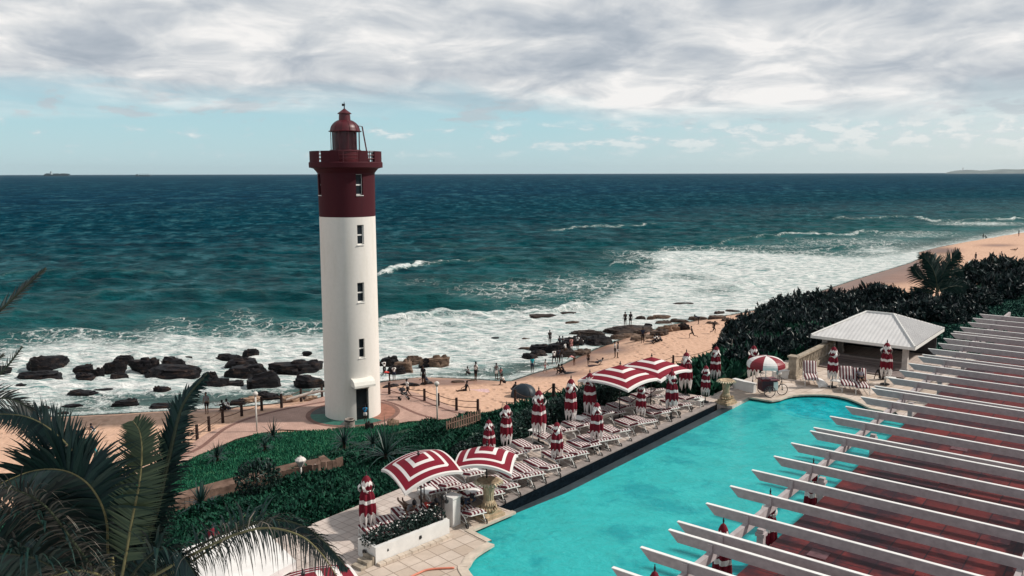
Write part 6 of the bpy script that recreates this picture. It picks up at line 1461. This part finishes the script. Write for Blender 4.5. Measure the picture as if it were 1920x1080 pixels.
def tree(px,top,t,label,rad0=None,nm='broadleaf_tree',dens=1.0,seed=0,gp='dark trees behind the bar pavilion'):
    s=s_at(px,t,6); g=S(s,t); g.z=hz(g.x,g.y); dep=P(g)[2]; lo,hi=.5,25
    for _ in range(30):
        m=(lo+hi)/2
        if P(g+Vector((0,0,m)))[1]>top: lo=m
        else: hi=m
    H_=max(lo*.92,.8); R_=rad0 or (30*dep/F_PX*1.15); r=random.Random(seed*7+3); L=empty(nm,g,label,'tree',gp)
    b=MB(); 
    k=4 if H_>3 else 2
    b.tube([(0,0,-.3),(r.uniform(-.1,.1),.05,H_*.3),(r.uniform(-.3,.3),r.uniform(-.2,.2),H_*.62)],[.16,.12,.06],8)
    for q in range(k):
        a=q*2*math.pi/k+r.uniform(0,1); b.tube([(0,0,H_*.22),(R_*.4*math.cos(a),R_*.4*math.sin(a),H_*.5),(R_*.65*math.cos(a),R_*.65*math.sin(a),H_*.72)],[.08,.05,.025],6)
    b.build('trunk',barkm,L)
    bl=[]; nb=26
    for q in range(nb):
        a=r.uniform(0,6.283); u=r.random()**.6; z=H_*r.uniform(.22,.86); rr_=R_*u*math.sqrt(max(.12,1-((z/H_-.5)/.62)**2)); w=R_*r.uniform(.28,.42); z=min(z,H_-w*.7); bl.append((np.array((rr_*math.cos(a),rr_*math.sin(a),z)),w,w,w*.8))
    c=MB(); ll=.56 if dep<95 else .9; leaves(bl,int(80*dens),ll,ll*.40,seed=seed,shell=.35,up=.5,mb=c)
    tips=[]
    for q in range(12):   # upright leafy shoots that break the outline
        a=r.uniform(0,6.283); u=r.random()**.5*R_*.85; z=H_*r.uniform(.86,1.02)-u/R_*H_*.22; tips.append((np.array((u*math.cos(a),u*math.sin(a),z)),.22*ll/.42,.22*ll/.42,.6*ll/.42))
    leaves(tips,26,ll*1.15,ll*.36,seed=seed+50,shell=.2,up=1.6,mb=c); c.build('crown',treem,L); return L
TR=[(1376,640,34.1,-5.4),(1393,600,43.3,-8.7),(1418,582,50,-10),(1446,560,56.7,-11.2),(1474,549,61.5,-11.2),(1503,541,66,-11.2),(1534,541,67,-10),(1566,543,67.3,-8.5),(1598,541,71,-8.0),(1632,532,74.7,-6.9),(1660,530,73,-4.5),(1698,546,70.7,-2.2),(1732,560,66.1,.6),(1775,556,69.1,2.0),(1805,528,82,1.8),(1832,498,103,-.5),(1860,484,115,-.6),(1885,492,112,1.4),(1914,494,110,3.4)]
OR2=ORD+['nineteenth','twentieth','twenty-first']
for i,(px,tp_,s_,t_) in enumerate(TR): tree(px,tp_,t_,f'dense dark broadleaf tree, {OR2[i]} from the left in the row against the beach',seed=i)
FRT=[(1440,668,-2.6),(1470,646,-1.8),(1500,632,-1.2),(1530,616,-.9),(1392,676,-3.2),(1416,650,-4.2),(1446,632,-5),(1478,612,-5.6),(1512,598,-5.6),(1548,588,-5.2),(1586,580,-4.6),(1624,574,-3.8),(1664,572,-2.2),(1704,574,-.6),(1742,580,.8),(1640,556,-5.5),(1560,566,-7.5),(1500,574,-8.5),(1450,592,-8),(1680,560,-3.5)]
for i,(px,tp_,t_) in enumerate(FRT): tree(px,tp_,t_,f'dark shrubby tree, {OR2[i]} of the lower growth between the pavilion and the beach row',seed=i+40,nm='shrubby_tree',gp='shrubby trees nearest the pavilion')
for i,(px,tp_,t) in enumerate([(1775,588,2.4),(1805,572,2.6),(1840,545,3.0),(1878,522,4.0),(1912,512,5.0)]): tree(px,tp_,t,f'low dark bush, {OR2[i]} from the left at the edge of the far lawn',seed=i+80,nm='low_bush',gp='low bushes by the far lawn')
# ---- aloes and rosette plants on the lawn
def rosette(n,L_,w,seed,droop=.5):
    r=random.Random(seed); b=MB()
    for i in range(n):
        a=r.uniform(0,6.283); el=r.uniform(rad(8),rad(80)); d=Vector((math.cos(a)*math.cos(el),math.sin(a)*math.cos(el),math.sin(el))); sd_=Vector((-math.sin(a),math.cos(a),0)); ln=L_*r.uniform(.7,1.15); vs=[]
        for k in range(5):
            t=k/4; p=d*ln*t+Vector((0,0,.12-droop*ln*t*t*math.cos(el))); ww=w*(1-t)**.7*(.9 if k else .6)+.003; vs+=[p-sd_*ww/2,p+sd_*ww/2]
        b.add(vs,[(2*k,2*k+1,2*k+3,2*k+2) for k in range(4)])
    return b
alm=leafmat('aloe_leaf',[(.004,.018,.020),(.008,.034,.032),(.03,.07,.055)],.45,.35)
for i,(px,py,L_,lb) in enumerate([(512,827,1.25,'spiky dark aloe at the lawn edge nearest the left path lamp'),(408,868,1.15,'spiky aloe on the lawn near the rope fence'),(497,849,.7,'small yellowish aloe on the middle of the lawn'),(646,844,1.2,'spiky aloe on the lawn below the litter bin'),(724,870,1.9,'largest drooping aloe on the slope left of the folded parasols'),(378,964,1.1,'arching aloe below the timber fence at the left'),(700,846,.9,'small dark aloe on the lawn above the largest aloe')]):
    g=TG(px,py); g.z+=.25; L_*=1.15; L=empty('aloe',g,lb,'plant','aloes on the green slope'); rosette(58,L_,.11,i).build('leaf_rosette',alm,L); b=MB(); b.tube([(0,0,-.2),(0,0,.25)],[.12,.08],7); b.build('stem',barkm,L)
g=TG(485,927); L=empty('round_bush',g,'round dark bush growing through the timber fence on the slope','bush'); leaves([(np.array((0,0,.75)),1.1,1.0,.95)],900,.26,.10,seed=3,shell=.5,up=1.0).build('crown',hedgem,L); b=MB(); b.tube([(0,0,-.2),(0,0,.8)],.05,6); b.build('trunk',barkm,L)
# ================================================================== PALMS
def palmmat(name,cols,rough=.45): return leafmat(name,cols,rough,.35)
pdark=palmmat('frond_dark',[(.003,.010,.013),(.005,.020,.020),(.010,.034,.028),(.035,.055,.045)])
polive=palmmat('frond_olive',[(.020,.032,.018),(.045,.065,.030),(.09,.11,.055)])
pgrey=palmmat('frond_dry',[(.012,.014,.016),(.030,.030,.028),(.09,.08,.065),(.20,.17,.14)])
ribm=plain('frond_rib',(.17,.15,.07),.5,.3,.2,6); ribd=plain('frond_rib_dark',(.035,.045,.025),.5,.3,.2,6)
def frond(parent,pts,mat,rib,ll=.7,n=70,droop=.5,nrm=None,seed=0,lw=.034,side=(1,1),fwd=.55,base=.12,rr_=.022,taper=1.0,jit=.18,face=.45):
    r=random.Random(seed); off=parent.location; C=smooth3([Vector(p) for p in pts],46); m=len(C); b=MB(); nrm=nrm or fw
    for i in range(n):
        t=base+(1-base)*i/(n-1); f=t*(m-1); k=min(int(f),m-2); p=C[k].lerp(C[k+1],f-k); T=(C[k+1]-C[k]).normalized(); sd_=T.cross(nrm).normalized()
        env=(math.sin(math.pi*min(1,(t-base)/(1-base)*.86+.14))**.55)*(1-.35*t*taper)
        for sg,on in((-1,side[0]),(1,side[1])):
            if not on or r.random()<.04: continue
            d=(sd_*sg+T*(fwd+.5*t)+nrm*r.uniform(-jit,jit)*1.5+Vector((r.uniform(-jit,jit),r.uniform(-jit,jit),r.uniform(-jit,jit)))*.6).normalized(); L_=ll*env*r.uniform(.8,1.1)*on; q=p-off; vs=[]; dr=droop*r.uniform(.6,1.4); wv=d.cross(Vector((0,0,face))+fw).normalized()
            K=4; cur=q.copy(); dd=d.copy()
            for j in range(K+1):
                u=j/K; w=lw*(1-u)**.6*(1 if j else .6)+.002; vs+=[cur-wv*w/2,cur+wv*w/2]; dd=(dd+Vector((0,0,-dr*.42))).normalized(); cur=cur+dd*(L_/K)
            b.add(vs,[(2*j,2*j+1,2*j+3,2*j+2) for j in range(K)])
    fo=b.build('frond',mat,parent); q=MB(); q.tube([c-off for c in C],[rr_*(1-.8*i/(m-1))+.003 for i in range(m)],7); ri_=q.build('midrib',rib,fo,smooth=True); return fo
def palm_trunk(L,lean,H_,r0,r1):
    b=MB(); n=26; b.tube([lean*(i/n)**1.3*0+lean*(i/n)-Vector((0,0,H_*(i/n))) for i in range(n+1)],[r0+(r1-r0)*i/n+.018*(i%2) for i in range(n+1)],12); b.build('trunk',plain('palm_trunk_bark',(.12,.10,.08),.85,.2,.35,6,.3),L)
c0=DP(222,1118,13); PAL=empty('coconut_palm',c0,'large foreground coconut palm with arching fronds filling the lower left corner','palm tree')
palm_trunk(PAL,Vector((.4,.6,0)),c0.z-hz(c0.x,c0.y)+.3,.17,.24)
def F(lst,dep0,dep1): n=len(lst); return [DP(x,y,dep0+(dep1-dep0)*i/(n-1)) for i,(x,y) in enumerate(lst)]
frond(PAL,F([(215,1100),(203,1040),(201,985),(190,945),(166,908),(133,886),(95,879),(50,886),(-10,912)],13,11.6),pdark,ribm,1.3,150,.40,seed=1,lw=.07,fwd=.35,side=(.9,1))
frond(PAL,F([(225,1100),(238,1030),(249,967),(261,908),(266,849),(262,810),(250,790)],12.5,12.3),polive,ribm,.52,130,.03,seed=2,lw=.034,face=0,fwd=.28,taper=.6,jit=.06)
frond(PAL,F([(232,1105),(262,1040),(293,960),(310,890),(326,820),(345,755),(388,700)],13,12.4),pdark,ribd,.62,150,.55,seed=3,lw=.06,fwd=2.0,rr_=.06)
frond(PAL,F([(236,1105),(268,1035),(297,955),(316,880),(334,800),(352,745)],13.1,12.8),pgrey,ribd,.42,60,1.3,seed=13,lw=.018,fwd=.6)
frond(PAL,F([(215,1105),(205,1000),(178,910),(140,850),(95,805),(45,780),(-15,776)],13,14.2),pdark,ribm,.72,150,.35,seed=4,lw=.05,fwd=.5)
frond(PAL,F([(212,1105),(190,985),(150,895),(95,835),(40,800),(-30,790)],13.1,14.8),pgrey,ribd,.5,80,.2,seed=14,lw=.026,fwd=.9,side=(.55,1))
frond(PAL,F([(230,1110),(300,1065),(370,1025),(440,992),(505,975),(565,985),(612,1020),(652,1068)],12.8,11.4),pdark,ribd,.62,88,1.5,seed=5,lw=.036,fwd=.25,base=.2)
frond(PAL,F([(232,1112),(302,1072),(372,1034),(440,1003),(500,990),(560,1003),(600,1035),(630,1078)],12.6,11.2),pgrey,ribm,.80,52,1.8,seed=15,lw=.02,fwd=.1,base=.25)
frond(PAL,F([(230,1112),(330,1070),(410,1020),(470,985),(520,978)],12.9,12.3),polive,ribm,.5,50,1.3,seed=25,lw=.022,fwd=.5,base=.35)
frond(PAL,F([(205,1108),(150,1040),(90,990),(20,965),(-60,965)],12.9,11.4),pdark,ribd,1.0,85,.9,seed=6,lw=.058)
frond(PAL,F([(205,1112),(130,1080),(60,1045),(-20,1040),(-90,1075)],12.8,10.9),pdark,ribd,1.0,80,.9,seed=7,lw=.056)
frond(PAL,F([(205,1108),(140,1020),(80,945),(10,915),(-70,925)],12.6,11.0),pgrey,ribd,.8,75,.8,seed=8,lw=.028)
frond(PAL,F([(222,1105),(222,1020),(216,960),(190,905),(150,880)],13.2,14.0),pdark,ribd,.55,80,.4,seed=9,lw=.056)
frond(PAL,F([(228,1108),(262,1060),(300,1030),(340,1040),(370,1085)],12.9,12.0),pdark,ribd,.75,60,1.1,seed=10,lw=.056)
frond(PAL,F([(222,1112),(190,1080),(140,1070),(80,1090),(30,1130)],12.7,11.6),pgrey,ribm,.7,60,1.2,seed=11,lw=.024)
frond(PAL,F([(226,1110),(240,1050),(270,990),(300,940),(318,925)],13.2,13.4),pdark,ribd,.5,70,.7,seed=12,lw=.054)
for sd_,lst in ((41,[(212,1112),(160,1060),(110,1000),(60,940),(10,900)]),(42,[(216,1112),(180,1040),(150,980),(115,930),(80,905)]),(44,[(210,1115),(150,1095),(70,1075),(-20,1090)]),(46,[(225,1112),(246,1060),(262,1000),(290,960)]),(47,[(214,1112),(196,1050),(176,990),(140,950),(90,930)]),(48,[(200,1120),(100,1100),(0,1090),(-80,1110)]),(49,[(205,1115),(140,1070),(60,1030),(-20,1005)]),(51,[(216,1112),(200,1060),(160,1000),(110,960),(50,930)]),(52,[(190,1125),(120,1120),(40,1110),(-40,1130)]),(53,[(214,1118),(190,1080),(150,1050),(90,1040)]),(54,[(222,1112),(226,1060),(216,1010),(190,980)]),(55,[(228,1115),(258,1080),(290,1075),(330,1095)])):
    frond(PAL,F(lst,13.3,13.9+(sd_%3)*.5),pdark,ribd,.72,110,.7,seed=sd_,lw=.07,fwd=.5)
b=MB(); r=random.Random(4)
for i in range(16): a=r.uniform(0,6.283); b.tube([Vector((0,0,-.25)),Vector((.22*math.cos(a),.22*math.sin(a),.02)),Vector((.30*math.cos(a),.30*math.sin(a),.28))],[.09,.06,.03],6)
b.build('leaf_base',plain('leaf_base_fibre',(.08,.065,.045),.9,.1,.3,8),PAL)
c1=DP(-330,820,11.5); PA2=empty('leaning_palm',c1,'palm standing outside the left edge, its dry frond tips rising over the surf','palm tree'); palm_trunk(PA2,Vector((-.3,.3,0)),c1.z-hz(c1.x,c1.y)+.3,.15,.22)
frond(PA2,F([(-330,820),(-200,730),(-90,660),(0,582),(45,540),(86,503)],11.5,11.0),pgrey,ribd,.30,55,.1,seed=31,lw=.018,fwd=1.9,rr_=.03)
frond(PA2,F([(-325,820),(-220,780),(-110,750),(-30,725),(10,690),(42,650)],11.5,11.2),pgrey,ribd,.30,40,.1,seed=32,lw=.014,fwd=1.2,rr_=.03)
frond(PA2,F([(-320,830),(-220,800),(-120,775),(-40,752),(20,748),(60,770)],11.5,11.2),pgrey,ribd,.5,70,.3,seed=33,lw=.026,fwd=.9)
frond(PA2,F([(-320,830),(-220,780),(-120,735),(-40,700),(8,665)],11.5,11.8),pgrey,ribd,.32,40,.3,seed=34,lw=.016,fwd=1.2)
# small palm behind the pavilion, silhouetted on the sand
g=S(s_at(1757,.6,6),.6); g.z=hz(g.x,g.y); dp=P(g)[2]; c3=DP(1757,548,dp); PA3=empty('small_palm',c3,'small dark palm with upright fronds standing against the beach above the pavilion','palm tree'); palm_trunk(PA3,Vector((0,0,0)),c3.z-g.z+.2,.16,.22)
for i,lst in enumerate([[(1757,548),(1755,523),(1745,498),(1728,478)],[(1757,548),(1750,518),(1738,493),(1734,476)],[(1757,548),(1765,518),(1782,488),(1798,472)],[(1757,548),(1768,523),(1785,493),(1800,480)],[(1757,548),(1742,533),(1722,516),(1712,500)],[(1757,548),(1775,540),(1795,536),(1810,540)],[(1757,548),(1740,548),(1722,550),(1712,563)],[(1757,548),(1772,528),(1790,510),(1806,508)],[(1757,548),(1758,518),(1756,493),(1750,478)]]):
    frond(PA3,F(lst,dp,dp-.5+.2*i),pdark,ribd,dp*.022,46,.35,seed=60+i,lw=.14,fwd=1.0,rr_=.06)
# stray climbing plant in the overflow bed behind the near folded parasols is left to the hedge

# ================================================================== HAZE
def haze():
    b=MB(); b.box((3000,15200,128),(34000,31000,268)); m=bpy.data.materials.new('haze_air'); m.use_nodes=True; nt=m.node_tree; nt.nodes.clear(); o=nt.nodes.new('ShaderNodeOutputMaterial'); v=nt.nodes.new('ShaderNodeVolumePrincipled')
    v.inputs['Color'].default_value=(.72,.87,.95,1); v.inputs['Density'].default_value=HAZE; v.inputs['Anisotropy'].default_value=.2; nt.links.new(v.outputs[0],o.inputs['Volume']); q=b.build('haze',m); q['kind']='stuff'
HAZE=1.3e-5
haze()
